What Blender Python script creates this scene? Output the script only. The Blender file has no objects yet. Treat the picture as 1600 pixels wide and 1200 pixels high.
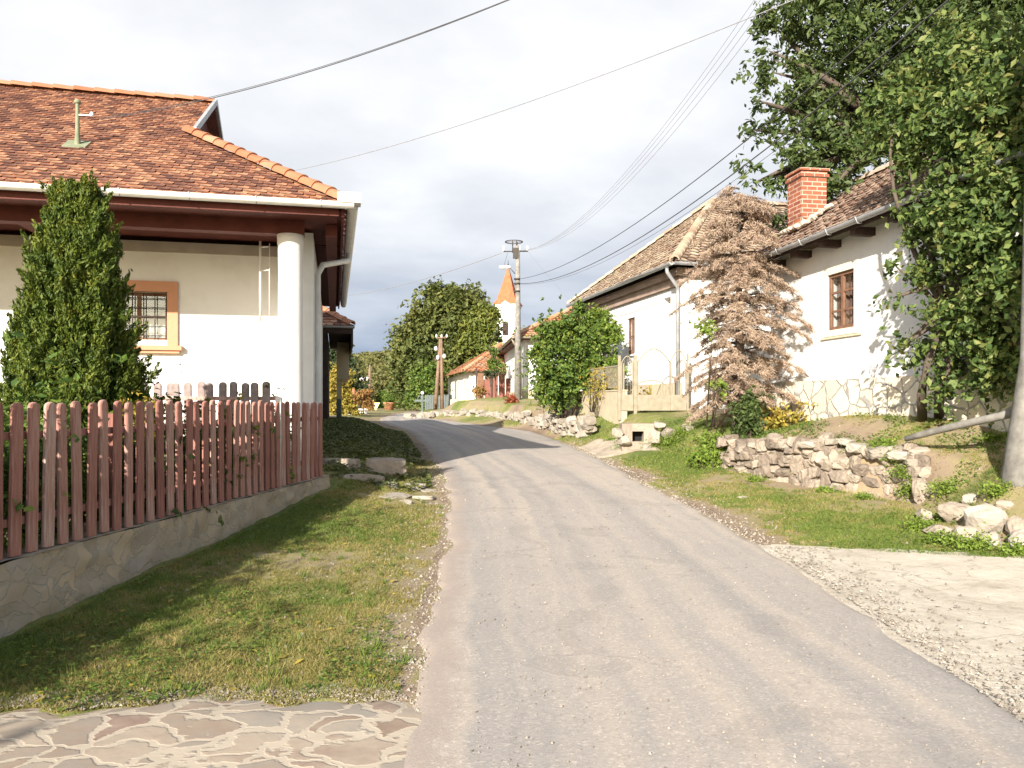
import bpy, math, random
import numpy as np
from mathutils import Vector
random.seed(7); RNG = np.random.default_rng(11)
SC = bpy.context.scene; COL = SC.collection
R = math.radians
# ------------------------------------------------------------------ camera
cam = bpy.data.objects.new('camera', bpy.data.cameras.new('camera')); COL.objects.link(cam)
cam.location = (0, 0, 1.6); cam.rotation_euler = (R(90), 0, 0)
cam.data.sensor_width = 36; cam.data.lens = 27; cam.data.shift_y = 28/1600
cam.data.clip_start = .05; cam.data.clip_end = 3000
SC.camera = cam
# ------------------------------------------------------------------ light
RAY = Vector((.375, 1.0, -.452)).normalized()
sun = bpy.data.objects.new('sun', bpy.data.lights.new('sun', 'SUN')); COL.objects.link(sun)
sun.data.energy = 5.0; sun.data.angle = R(.53); sun.data.color = (1, .92, .80)
sun.rotation_euler = RAY.to_track_quat('-Z', 'Y').to_euler(); sun.location = (-10, -20, 20)
SC.view_settings.view_transform = 'Standard'; SC.view_settings.look = 'None'
SC.view_settings.exposure = 1.18; SC.view_settings.gamma = 1

class NT:
    """tiny node helper"""
    def __init__(s, tree): s.t = tree; s.n = tree.nodes; s.l = tree.links
    def node(s, typ, ins=None, **kw):
        nd = s.n.new(typ)
        for k, v in kw.items(): setattr(nd, k, v)
        for k, v in (ins or {}).items():
            if isinstance(v, bpy.types.NodeSocket): s.l.new(v, nd.inputs[k])
            else: nd.inputs[k].default_value = v
        return nd
    def math(s, op, a, b=0.0, clamp=False):
        return s.node('ShaderNodeMath', {0: a, 1: b}, operation=op, use_clamp=clamp).outputs[0]
    def noise(s, vec, scale, detail=4, rough=.55, dist=0):
        return s.node('ShaderNodeTexNoise', {'Vector': vec, 'Scale': scale, 'Detail': detail, 'Roughness': rough, 'Distortion': dist}).outputs['Fac']
    def ramp(s, fac, stops):
        r = s.node('ShaderNodeValToRGB', {'Fac': fac}); e = r.color_ramp.elements
        while len(e) < len(stops): e.new(.5)
        for i, (p, c) in enumerate(stops):
            e[i].position = p; e[i].color = (*c, 1) if not isinstance(c, (int, float)) else (c, c, c, 1)
        return r.outputs[0]
    def mix(s, fac, a, b, mode='MIX'):
        m = s.node('ShaderNodeMix', data_type='RGBA', blend_type=mode)
        for i, v in ((0, fac), (6, a), (7, b)):
            if isinstance(v, bpy.types.NodeSocket): s.l.new(v, m.inputs[i])
            elif i == 0: m.inputs[0].default_value = v
            else: m.inputs[i].default_value = (*v, 1)
        return m.outputs[2]

# world: Nishita sky behind broken cloud
w = bpy.data.worlds.new('World'); SC.world = w; w.use_nodes = True
w.node_tree.nodes.clear(); g = NT(w.node_tree)
sky = g.node('ShaderNodeTexSky', sky_type='NISHITA', sun_disc=False, sun_elevation=R(22.9), sun_rotation=math.atan2(-.375, -1), air_density=1.2, dust_density=1.5)
gen = g.node('ShaderNodeTexCoord').outputs['Generated']
sx = g.node('ShaderNodeSeparateXYZ', {0: gen})
zz = g.math('ADD', g.math('MAXIMUM', sx.outputs[2], 0), .16)
cv = g.node('ShaderNodeCombineXYZ', {0: g.math('DIVIDE', sx.outputs[0], zz), 1: g.math('DIVIDE', sx.outputs[1], zz), 2: 0.0}).outputs[0]
n1 = g.noise(cv, .75, 7, .52, .3); n2 = g.noise(cv, 2.3, 6, .55, .2)
nf = g.math('ADD', g.math('MULTIPLY', n1, .75), g.math('MULTIPLY', n2, .25))
bright = g.ramp(nf, [(.36, (3.8, 3.92, 4.2)), (.50, (4.8, 4.88, 5.05)), (.60, (5.7, 5.72, 5.8))])
low = g.ramp(nf, [(.40, (.8, 1.35, 2.4)), (.62, (1.7, 2.2, 3.1))])
el = g.ramp(sx.outputs[2], [(.03, 0.0), (.11, .45), (.20, .78), (.33, 1.0)])
clouds = g.mix(el, low, bright)
gap = g.math('ADD', g.math('MULTIPLY', sx.outputs[1], -.55), g.math('MULTIPLY', sx.outputs[2], .75))   # gap added in the unseen cloud overhead and behind camera, to dim shade
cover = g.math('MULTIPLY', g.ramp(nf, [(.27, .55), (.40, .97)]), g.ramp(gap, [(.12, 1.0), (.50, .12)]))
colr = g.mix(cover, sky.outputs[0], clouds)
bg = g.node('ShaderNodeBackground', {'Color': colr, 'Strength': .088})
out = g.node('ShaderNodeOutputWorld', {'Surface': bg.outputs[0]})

# ------------------------------------------------------------------ materials
def mat(name): 
    m = bpy.data.materials.new(name); m.use_nodes = True; m.node_tree.nodes.clear()
    return m, NT(m.node_tree)
def finish(m, g, col, rough=.9, bump=None, bstr=.3, bdist=.02, spec=.3, trans=None, metal=0.0, height_extra=None):
    ins = {'Base Color': col if isinstance(col, bpy.types.NodeSocket) else (*col, 1), 'Roughness': rough, 'Specular IOR Level': spec, 'Metallic': metal}
    if bump is not None:
        ins['Normal'] = g.node('ShaderNodeBump', {'Height': bump, 'Strength': bstr, 'Distance': bdist}).outputs[0]
    b = g.node('ShaderNodeBsdfPrincipled', ins); sh = b.outputs[0]
    if trans:
        tr = g.node('ShaderNodeBsdfTranslucent', {'Color': col})
        sh = g.node('ShaderNodeMixShader', {0: trans, 1: sh, 2: tr.outputs[0]}).outputs[0]
    g.node('ShaderNodeOutputMaterial', {'Surface': sh}); return m
def mk(name, cols, scale=3, detail=6, bump=.3, bscale=30, bdist=.01, rough=.9, island=0.0, spec=.3, trans=None, metal=0.0, stops=None):
    m, g = mat(name); oc = g.node('ShaderNodeTexCoord').outputs['Object']
    f = g.noise(oc, scale, detail, .6)
    if island:
        ri = g.node('ShaderNodeNewGeometry').outputs['Random Per Island']
        f = g.math('ADD', g.math('MULTIPLY', f, 1-island), g.math('MULTIPLY', ri, island))
    lo, hi = (.3, .7) if not island else (.5-.5*(.4*(1-island)+island), .5+.5*(.4*(1-island)+island))
    n = len(cols)
    st = stops or [lo+(hi-lo)*i/(n-1) for i in range(n)]
    c = g.ramp(f, list(zip(st, cols)))
    b = g.noise(oc, bscale, 5, .6) if bump else None
    return finish(m, g, c, rough, b, bump, bdist, spec, trans, metal)

M = {}
def plaster(name, c, dirt, amount=.35):
    m, g = mat(name); oc = g.node('ShaderNodeTexCoord').outputs['Object']
    f = g.noise(oc, .9, 7, .65); f2 = g.noise(oc, 6, 5, .6)
    k = g.math('MULTIPLY', g.ramp(g.math('ADD', g.math('MULTIPLY', f, .7), g.math('MULTIPLY', f2, .3)), [(.45, 0.0), (.75, 1.0)]), amount)
    col = g.mix(k, c, dirt)
    b = g.math('ADD', g.noise(oc, 3, 4, .6), g.math('MULTIPLY', g.noise(oc, 45, 4, .6), .25))
    return finish(m, g, col, .93, b, .35, .03, .2)
M['white'] = plaster('white_plaster', (.71, .71, .705), (.46, .43, .39), .4)
M['white_old'] = plaster('old_white_plaster', (.78, .74, .66), (.55, .44, .30), .55)
M['cream'] = plaster('cream_plaster', (.62, .52, .36), (.40, .32, .22), .6)
M['cream_light'] = plaster('pale_cream_plaster', (.74, .69, .56), (.6, .52, .4), .35)
M['brown_curtain'] = mk('brown_curtain', [(.16, .09, .07), (.26, .16, .13)], 12, bump=.2)
M['beige_wall'] = plaster('beige_render', (.50, .43, .31), (.26, .22, .18), .8)
M['orange_trim'] = plaster('orange_trim', (.52, .27, .17), (.42, .2, .12), .4)
M['grey_band'] = mk('grey_band', [(.33, .29, .25), (.42, .37, .32)], bump=.1)
M['band_brown'] = mk('cornice_brown', [(.25, .18, .14), (.38, .29, .24)], 2, bump=.2)
M['maroon'] = mk('maroon_wood', [(.075, .018, .014), (.12, .032, .025)], 4, bump=.3, bscale=20, rough=.7)
M['dark_wood'] = mk('dark_wood', [(.035, .022, .018), (.07, .045, .035)], 4, bump=.3, rough=.8)
M['brown_wood'] = mk('brown_wood', [(.13, .065, .04), (.22, .12, .075)], 6, bump=.3, rough=.8)
M['gutter_white'] = mk('white_painted_metal', [(.58, .57, .55), (.70, .69, .66)], 5, bump=.05, rough=.45, spec=.5)
M['zinc'] = mk('grey_zinc', [(.30, .31, .33), (.46, .47, .48)], 4, bump=.1, rough=.5, metal=.35, spec=.5)
M['pipe_green'] = mk('weathered_green_pipe', [(.15, .18, .11), (.25, .25, .17)], 8, bump=.2)
M['concrete'] = mk('old_concrete', [(.13, .12, .11), (.20, .19, .17), (.28, .265, .24)], 6, bump=.5, bscale=60, bdist=.006)
M['pale_stone'] = mk('pale_stone', [(.38, .33, .27), (.56, .50, .42)], 4, bump=.5, bscale=14, bdist=.02, island=.3)
M['iron'] = mk('dark_iron', [(.03, .025, .02), (.06, .05, .045)], 8, bump=.1, rough=.6)
M['cable'] = mk('black_cable', [(.05, .05, .055), (.08, .08, .085)], 8, bump=0, rough=.6)
M['wire'] = mk('thin_wire', [(.2, .2, .21), (.28, .28, .29)], 8, bump=0, rough=.5)
M['cream_paint'] = mk('cream_painted_metal', [(.23, .20, .145), (.32, .285, .22)], 7, bump=.15, rough=.7)
M['porcelain'] = mk('porcelain', [(.7, .7, .68), (.8, .8, .78)], 5, bump=0, rough=.3)
M['lamp_glass'] = mk('lamp_cover', [(.6, .62, .62), (.75, .76, .76)], 5, bump=0, rough=.25)
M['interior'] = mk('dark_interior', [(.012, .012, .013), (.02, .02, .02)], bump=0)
M['curtain'] = mk('lace_curtain', [(.45, .45, .46), (.62, .62, .62)], 14, bump=.2)
m, g = mat('window_glass'); M['glass'] = finish(m, g, (.05, .05, .055), .06, spec=.6)
m, g = mat('clear_glass')
tb = g.node('ShaderNodeBsdfTransparent', {'Color': (.9, .92, .92, 1)}); gb = g.node('ShaderNodeBsdfGlossy', {'Color': (1, 1, 1, 1), 'Roughness': .05})
g.node('ShaderNodeOutputMaterial', {'Surface': g.node('ShaderNodeMixShader', {0: .12, 1: tb.outputs[0], 2: gb.outputs[0]}).outputs[0]}); M['clear'] = m
M['sign_grey'] = mk('sign_back_grey', [(.30, .31, .32), (.40, .41, .42)], 4, bump=0, rough=.5)
M['white_paint'] = mk('white_paint', [(.62, .61, .58), (.75, .74, .70)], 6, bump=.1, rough=.6)
M['yellow_paint'] = mk('yellow_paint', [(.60, .55, .22), (.7, .66, .3)], 6, bump=0, rough=.5)
M['red_gate'] = mk('red_brown_gate', [(.16, .055, .04), (.24, .10, .075)], 4, bump=.1, rough=.7)
M['terracotta'] = mk('terracotta', [(.35, .15, .08), (.45, .22, .13)], 6)
M['bluegrey'] = mk('bluegrey_paint', [(.09, .115, .12), (.15, .17, .17)], 6, bump=0)
M['pole_wood'] = mk('pole_wood', [(.14, .09, .06), (.25, .17, .12)], 6, bump=.3)
# pickets: pinkish red-brown worn paint
m, g = mat('picket_paint'); oc = g.node('ShaderNodeTexCoord').outputs['Object']
st = g.node('ShaderNodeMapping', {'Vector': oc, 'Scale': (14, 14, 1.2)}).outputs[0]
oi = g.node('ShaderNodeObjectInfo').outputs['Random']
f = g.math('ADD', g.math('MULTIPLY', g.noise(st, 3, 8, .7), .72), g.math('MULTIPLY', oi, .28))
c = g.ramp(f, [(.28, (.19, .08, .065)), (.48, (.32, .15, .12)), (.60, (.39, .23, .19)), (.70, (.47, .35, .30))])
M['picket'] = finish(m, g, c, .85, g.noise(st, 6, 4), .35, .004)
M['picket_grey'] = mk('grey_worn_picket', [(.16, .125, .115), (.27, .215, .20), (.36, .28, .26)], 5, bump=.3)
# stone masonry via voronoi: stones + joints
def masonry(name, stone_cols, joint, scale, jw=.05, raised=False, warp=.25, bd=.03, flat=None, bs=.6, rough=.92, stretch=(1, 1, 1), smear=.0):
    m, g = mat(name); oc = g.node('ShaderNodeTexCoord').outputs['Object']
    oc = g.node('ShaderNodeMapping', {'Vector': oc, 'Scale': stretch}).outputs[0]
    wv = g.node('ShaderNodeTexNoise', {'Vector': oc, 'Scale': 1.7, 'Detail': 5}).outputs['Color']
    v = g.node('ShaderNodeVectorMath', {0: oc, 1: g.node('ShaderNodeVectorMath', {0: wv, 1: (warp,)*3}, operation='MULTIPLY').outputs[0]}, operation='ADD').outputs[0]
    cell = g.node('ShaderNodeTexVoronoi', {'Vector': v, 'Scale': scale}, feature='F1')
    edge = g.node('ShaderNodeTexVoronoi', {'Vector': v, 'Scale': scale}, feature='DISTANCE_TO_EDGE').outputs['Distance']
    ed = g.math('ADD', edge, g.math('MULTIPLY', g.math('SUBTRACT', g.noise(oc, 11, 8, .75), .5), .13))
    cs = g.node('ShaderNodeSeparateColor', {0: cell.outputs['Color']})
    fn = g.noise(oc, 5, 7, .65)
    sf = g.math('ADD', g.math('MULTIPLY', cs.outputs[0], .65), g.math('MULTIPLY', fn, .45))
    n = len(stone_cols); sc = g.ramp(sf, [(.15+.75*i/(n-1), c) for i, c in enumerate(stone_cols)])
    k = g.ramp(ed, [(jw*.85, 0.0), (jw*1.12, 1.0)])
    if smear:
        k = g.math('MULTIPLY', k, g.ramp(g.noise(oc, 2.3, 5, .6), [(.42-smear*.2, 1.0), (.62, 1.0-smear)]))
    jc = g.mix(fn, joint, tuple(x*.7 for x in joint))
    col = g.mix(k, jc, sc)
    hk = g.ramp(ed, [(0, 1.0), (jw*1.6, 0.0)]) if raised else g.ramp(ed, [(jw*.6, 0.0), (jw*1.25, 1.0)])
    h = g.math('ADD', hk, g.math('MULTIPLY', g.noise(oc, 16, 6, .65), .45))
    return finish(m, g, col, rough, h, bs, bd, .25)
M['plinth'] = masonry('crazy_stone_plinth', [(.66, .57, .43), (.76, .71, .60)], (.44, .42, .39), 2.7, .04, True, .22, .02)
M['base_wall'] = masonry('rubble_base_wall', [(.20, .175, .15), (.38, .30, .215), (.50, .38, .25), (.32, .28, .25)], (.42, .365, .29), 6.0, .045, False, .8, .03, smear=.7, bs=.5)
M['flag'] = masonry('crazy_flagstone', [(.19, .13, .10), (.27, .205, .155), (.26, .235, .205), (.36, .295, .23), (.22, .15, .12)], (.50, .43, .34), 3.9, .085, False, .8, .012, stretch=(1, 1.3, 1), smear=.2, bs=.35)
# brick
m, g = mat('brick'); oc = g.node('ShaderNodeTexCoord').outputs['Object']
mp = g.node('ShaderNodeTexBrick', {'Vector': g.node('ShaderNodeCombineXYZ', {0: g.math('ADD', g.node('ShaderNodeSeparateXYZ', {0: oc}).outputs[0], g.node('ShaderNodeSeparateXYZ', {0: oc}).outputs[1]), 1: g.node('ShaderNodeSeparateXYZ', {0: oc}).outputs[2], 2: 0.0}).outputs[0],
     'Scale': 1.0, 'Mortar Size': .012, 'Brick Width': .26, 'Row Height': .095, 'Color1': (.36, .11, .055, 1), 'Color2': (.20, .06, .04, 1), 'Mortar': (.48, .36, .28, 1)})
col = g.mix(g.math('MULTIPLY', g.ramp(g.noise(oc, 3, 6), [(.4, 0.0), (.7, 1.0)]), .5), mp.outputs[0], (.20, .09, .06))
M['brick'] = finish(m, g, col, .9, g.math('SUBTRACT', g.noise(oc, 20, 4), mp.outputs[1]), .5, .015)
# roof tiles
def tile_mat(name, cols, patch=None, scale=.5, isl=.55):
    m, g = mat(name); oc = g.node('ShaderNodeTexCoord').outputs['Object']
    ri = g.node('ShaderNodeNewGeometry').outputs['Random Per Island']
    big = g.noise(oc, scale, 5, .6); fine = g.noise(oc, 9, 6, .65)
    f = g.math('ADD', g.math('MULTIPLY', ri, isl), g.math('ADD', g.math('MULTIPLY', big, .75-isl*.5), g.math('MULTIPLY', fine, .45)))
    n = len(cols); c = g.ramp(f, [(.35+.6*i/(n-1), cc) for i, cc in enumerate(cols)])
    return finish(m, g, c, .88, fine, .3, .008, .2)
M['tiles_red'] = tile_mat('red_brown_roof_tiles', [(.14, .066, .05), (.185, .088, .064), (.23, .108, .075), (.29, .138, .09), (.42, .20, .115), (.50, .28, .17)], scale=.8)
M['tiles_old'] = tile_mat('weathered_roof_tiles', [(.18, .115, .09), (.27, .175, .135), (.35, .25, .20), (.45, .35, .28), (.32, .24, .19)])
M['tiles_pale'] = tile_mat('pale_lichen_roof_tiles', [(.20, .135, .10), (.31, .22, .16), (.41, .32, .235), (.49, .41, .31)])
M['tiles_orange'] = tile_mat('orange_roof_tiles', [(.30, .14, .08), (.46, .19, .09), (.55, .27, .15), (.45, .33, .22)])
M['ridge_orange'] = mk('orange_ridge_tiles', [(.24, .09, .045), (.34, .14, .075), (.40, .22, .14)], 3, island=.4, bump=.3)
M['spire'] = mk('spire_tiles', [(.36, .10, .045), (.46, .15, .075)], 2, bump=.3, bscale=6)
# stones
M['rock'] = mk('field_stone', [(.12, .095, .076), (.215, .175, .14), (.30, .25, .20), (.38, .325, .265)], 5, 8, .9, 11, .04, .93, island=.4)
M['rock_pale'] = mk('pale_field_stone', [(.20, .175, .145), (.30, .265, .22), (.40, .355, .30)], 5, 8, .6, 16, .03, .93, island=.45)
M['pebble'] = mk('loose_pebbles', [(.14, .12, .10), (.24, .205, .17), (.36, .32, .27)], 9, 3, 0, island=.8)
# leaves
def leaf_mat(name, cols, isl=.6, trans=.32, scale=1.1, rough=.55):
    m, g = mat(name); oc = g.node('ShaderNodeTexCoord').outputs['Object']
    ri = g.node('ShaderNodeNewGeometry').outputs['Random Per Island']
    f = g.math('ADD', g.math('MULTIPLY', ri, isl), g.math('MULTIPLY', g.noise(oc, scale, 4), 1.25*(1-isl)))
    n = len(cols); c = g.ramp(f, [(.12+.8*i/(n-1), cc) for i, cc in enumerate(cols)])
    return finish(m, g, c, rough, None, trans=trans, spec=.3)
M['leaf_walnut'] = leaf_mat('dark_green_leaves', [(.025, .045, .015), (.05, .082, .022), (.085, .125, .035), (.15, .185, .065)])
M['leaf_linden'] = leaf_mat('broad_green_leaves', [(.025, .052, .014), (.05, .09, .022), (.085, .135, .034), (.15, .20, .055), (.25, .24, .08)])
M['leaf_thuja'] = leaf_mat('thuja_sprays', [(.02, .045, .008), (.045, .08, .012), (.10, .14, .018), (.22, .22, .03)], .35, .25, 5.0)
M['leaf_dead'] = leaf_mat('dead_spruce_needles', [(.29, .20, .15), (.40, .29, .22), (.50, .39, .30), (.38, .30, .20)], .5, .35, 1.5, .8)
M['leaf_shrub'] = leaf_mat('green_shrub_leaves', [(.035, .07, .015), (.07, .13, .025), (.13, .20, .035), (.24, .27, .05)])
M['leaf_bright'] = leaf_mat('bright_green_leaves', [(.08, .14, .02), (.16, .24, .035), (.25, .32, .06)])
M['leaf_yellow'] = leaf_mat('yellowing_leaves', [(.16, .16, .03), (.32, .26, .05), (.45, .33, .06), (.22, .24, .05)])
M['leaf_orange'] = leaf_mat('orange_leaves', [(.24, .12, .05), (.36, .20, .07), (.38, .28, .10)])
M['leaf_red'] = leaf_mat('red_leaves', [(.20, .03, .02), (.35, .08, .04), (.3, .15, .05)])
M['leaf_olive'] = leaf_mat('olive_leaves', [(.035, .06, .018), (.075, .10, .028), (.13, .15, .04), (.20, .19, .055)], .45, .3, .25)
M['leaf_olive2'] = leaf_mat('yellowgreen_leaves', [(.06, .09, .02), (.13, .16, .03), (.22, .22, .05)], .45, .3, .25)
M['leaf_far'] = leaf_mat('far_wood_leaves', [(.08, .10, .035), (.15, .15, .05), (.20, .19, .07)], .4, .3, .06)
M['leaf_darkfar'] = leaf_mat('dark_far_leaves', [(.025, .045, .02), (.05, .075, .03), (.07, .09, .04)])
M['grass'] = leaf_mat('grass_blades', [(.08, .10, .02), (.17, .17, .04), (.31, .26, .09), (.46, .36, .17)], .5, .3, .7, .7)
M['grass_green'] = leaf_mat('green_grass_blades', [(.045, .085, .015), (.09, .15, .025), (.16, .22, .04), (.27, .28, .08)], .5, .3, .7, .7)
M['bark'] = mk('bark', [(.06, .048, .038), (.12, .095, .075)], 5, bump=.6, bscale=18, bdist=.02)
M['stem_dark'] = mk('dark_stem', [(.04, .03, .02), (.07, .05, .035)], 5, bump=.3)

# ------------------------------------------------------------------ mesh helpers
class MB:
    def __init__(s): s.v = []; s.f = []; s.sm = []
    def add(s, vs, fs, smooth=False):
        o = len(s.v); s.v += [tuple(p) for p in vs]; s.f += [tuple(i+o for i in f) for f in fs]; s.sm += [smooth]*len(fs); return s
    def hexa(s, p):  # 8 corners: bottom 0-3 ccw, top 4-7
        return s.add(p, [(3, 2, 1, 0), (4, 5, 6, 7), (0, 1, 5, 4), (1, 2, 6, 5), (2, 3, 7, 6), (3, 0, 4, 7)])
    def box(s, x0, x1, y0, y1, z0, z1, F=None):
        p = [(x0, y0, z0), (x1, y0, z0), (x1, y1, z0), (x0, y1, z0), (x0, y0, z1), (x1, y0, z1), (x1, y1, z1), (x0, y1, z1)]
        if F: p = [F(*q) for q in p]
        return s.hexa(p)
    def tube(s, pts, rad, n=8, caps=True):
        pts = [Vector(p) for p in pts]; k = len(pts)
        if not isinstance(rad, (list, tuple)): rad = [rad]*k
        vs = []; ref = None
        for i, p in enumerate(pts):
            d = (pts[min(i+1, k-1)]-pts[max(i-1, 0)]).normalized()
            if ref is None: ref = Vector((0, 0, 1)) if abs(d.z) < .9 else Vector((1, 0, 0))
            a = d.cross(ref).normalized(); b = d.cross(a).normalized()
            for j in range(n):
                t = 2*math.pi*j/n; vs.append(p+(a*math.cos(t)+b*math.sin(t))*rad[i])
        fs = [(i*n+j, i*n+(j+1) % n, (i+1)*n+(j+1) % n, (i+1)*n+j) for i in range(k-1) for j in range(n)]
        s.add(vs, fs, True)
        if caps:
            o = len(s.v)-len(vs); s.f += [tuple(o+j for j in range(n))[::-1], tuple(o+(k-1)*n+j for j in range(n))]; s.sm += [False]*2
        return s
    def lathe(s, c, prof, n=20):
        vs = [(c[0]+r*math.cos(2*math.pi*j/n), c[1]+r*math.sin(2*math.pi*j/n), c[2]+z) for r, z in prof for j in range(n)]
        fs = [(i*n+j, i*n+(j+1) % n, (i+1)*n+(j+1) % n, (i+1)*n+j) for i in range(len(prof)-1) for j in range(n)]
        s.add(vs, fs, True); o = len(s.v)-len(vs); k = len(prof)
        s.f += [tuple(o+j for j in range(n))[::-1], tuple(o+(k-1)*n+j for j in range(n))]; s.sm += [False]*2; return s
    def prism(s, poly, F, t0, t1):  # poly in (a,z); extruded in b
        n = len(poly); vs = [F(a, t0, z) for a, z in poly]+[F(a, t1, z) for a, z in poly]
        return s.add(vs, [tuple(range(n)), tuple(range(2*n-1, n-1, -1))]+[(i, (i+1) % n, n+(i+1) % n, n+i) for i in range(n)])
    def grid(s, fn, nu, nv, smooth=True):
        vs = [fn(i/nu, j/nv) for j in range(nv+1) for i in range(nu+1)]
        return s.add(vs, [(j*(nu+1)+i, j*(nu+1)+i+1, (j+1)*(nu+1)+i+1, (j+1)*(nu+1)+i) for j in range(nv) for i in range(nu)], smooth)
def link(name, me, m, root=None, smooth=None):
    o = bpy.data.objects.new(name, me); COL.objects.link(o)
    if m: me.materials.append(m)
    if root is not None:
        r = root
        off = Vector((0, 0, 0))
        while r is not None: off += r.location; r = r.parent
        n = len(me.vertices); a = np.empty(n*3, 'f'); me.vertices.foreach_get('co', a)
        a = a.reshape(-1, 3)-np.array(off, 'f'); me.vertices.foreach_set('co', a.ravel()); o.parent = root
    return o
def build(name, mb, m, root=None, fix=True):
    me = bpy.data.meshes.new(name); me.from_pydata(mb.v, [], mb.f)
    me.polygons.foreach_set('use_smooth', mb.sm); me.update()
    return link(name, me, m, root)
def npmesh(name, V, Fc, m, root=None, smooth=False):
    V = np.asarray(V, 'f'); Fc = np.asarray(Fc, 'i'); n, k = Fc.shape
    me = bpy.data.meshes.new(name); me.vertices.add(len(V)); me.vertices.foreach_set('co', V.ravel())
    me.loops.add(n*k); me.loops.foreach_set('vertex_index', Fc.ravel())
    me.polygons.add(n); me.polygons.foreach_set('loop_start', np.arange(0, n*k, k, dtype='i')); me.polygons.foreach_set('loop_total', np.full(n, k, 'i'))
    me.polygons.foreach_set('use_smooth', np.full(n, smooth)); me.update(calc_edges=True); me.validate()
    return link(name, me, m, root)
def tag(o, label=None, cat=None, group=None, kind=None):
    if label: o['label'] = label
    if cat: o['category'] = cat
    if group: o['group'] = group
    if kind: o['kind'] = kind
    return o
def thing(name, loc, label, cat, group=None):
    o = bpy.data.objects.new(name, None); o.empty_display_size = .2; COL.objects.link(o); o.location = loc; return tag(o, label, cat, group)
def rebase(o, loc):   # put a one-mesh thing's origin at its base
    me = o.data; n = len(me.vertices); a = np.empty(n*3, 'f'); me.vertices.foreach_get('co', a)
    me.vertices.foreach_set('co', (a.reshape(-1, 3)-np.array(loc, 'f')).ravel()); o.location = loc; return o
def P(px, py, d): return Vector(((px-800)/1200*d, d, 1.6-(py-628)/1200*d))

def hsh(ix, iy, s):
    h = (ix.astype(np.int64)*374761393+iy.astype(np.int64)*668265263+s*1442695041) & 0x7fffffff
    h = ((h ^ (h >> 13))*1274126177) & 0x7fffffff
    return ((h ^ (h >> 16)) & 0xffff)/65535.
def vn(x, y, sc=1., s=0, octv=3):
    x = np.asarray(x, float)*sc; y = np.asarray(y, float)*sc; r = 0; amp = 1; tot = 0
    for o in range(octv):
        ix = np.floor(x); iy = np.floor(y); fx = x-ix; fy = y-iy; fx = fx*fx*(3-2*fx); fy = fy*fy*(3-2*fy)
        r = r+amp*((hsh(ix, iy, s+o)*(1-fx)+hsh(ix+1, iy, s+o)*fx)*(1-fy)+(hsh(ix, iy+1, s+o)*(1-fx)+hsh(ix+1, iy+1, s+o)*fx)*fy)
        tot += amp; amp *= .5; x = x*2.03; y = y*2.03
    return r/tot
def sst(t): t = np.clip(t, 0, 1); return t*t*(3-2*t)

# ------------------------------------------------------------------ terrain
def ZR(y):
    y = np.asarray(y, float); r = 0
    for dd in (-1.5, -.75, 0, .75, 1.5): r = r+np.interp(y+dd, [-5, 8, 14, 20.6, 32, 40, 55, 80, 400], [0, 0, .2, .36, .6, .7, .82, .9, 1.0])
    return r/5
ROWS = [((560, 1400), (2080, 1400)), ((590, 1200), (1726, 1200)), ((612, 1115), (1600, 1115)), ((630, 1047), (1499, 1047)), ((655, 952), (1364, 952)), ((683, 862), (1223, 862)),
        ((692, 800), (1108, 800)), ((690, 770), (1045, 772)), ((684, 745), (992, 745)), ((672, 720), (950, 720)), ((657, 700), (905, 700)), ((645, 685), (868, 685)),
        ((632, 674), (835, 674)), ((610, 666), (765, 666)), ((592, 660), (708, 658)), ((592, 654), (664, 653)), ((612, 648.5), (648, 648)), ((640, 643.8), (658, 643.6))]
def road_hit(px, py):
    d = 10.
    for _ in range(60): d = .5*d+.5*(1.6-float(ZR(d)))*1200/(py-628)
    return ((px-800)/1200*d, d)
LE = [road_hit(*a) for a, b in ROWS]; RE = [road_hit(*b) for a, b in ROWS]
LE = [(-.5, 0.2), ]+LE; RE = [(2.4, 0.2), ]+RE
LE = [(-.4, -6)]+LE; RE = [(2.2, -6)]+RE
LEy = np.array([p[1] for p in LE]); LEx = np.array([p[0] for p in LE]); REy = np.array([p[1] for p in RE]); REx = np.array([p[0] for p in RE])
def XL(y): return np.interp(y, LEy, LEx)
def XR(y): return np.interp(y, REy, REx)
def XF(y): return -3.56+.119*(y-5.34)       # fence line
BY = [4, 7, 8, 9, 10, 10.8, 11.4, 12.2, 13, 14, 16, 18, 21, 23, 28, 36, 40, 45, 60]
BX = [7.5, 6.0, 5.2, 5.05, 5.3, 5.6, 5.15, 4.75, 4.4, 4.08, 3.8, 3.1, 2.35, 1.9, 1.15, -.9, -3.3, -4.6, -6.5]
def XB(y): return np.interp(y, BY, BX)
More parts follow.
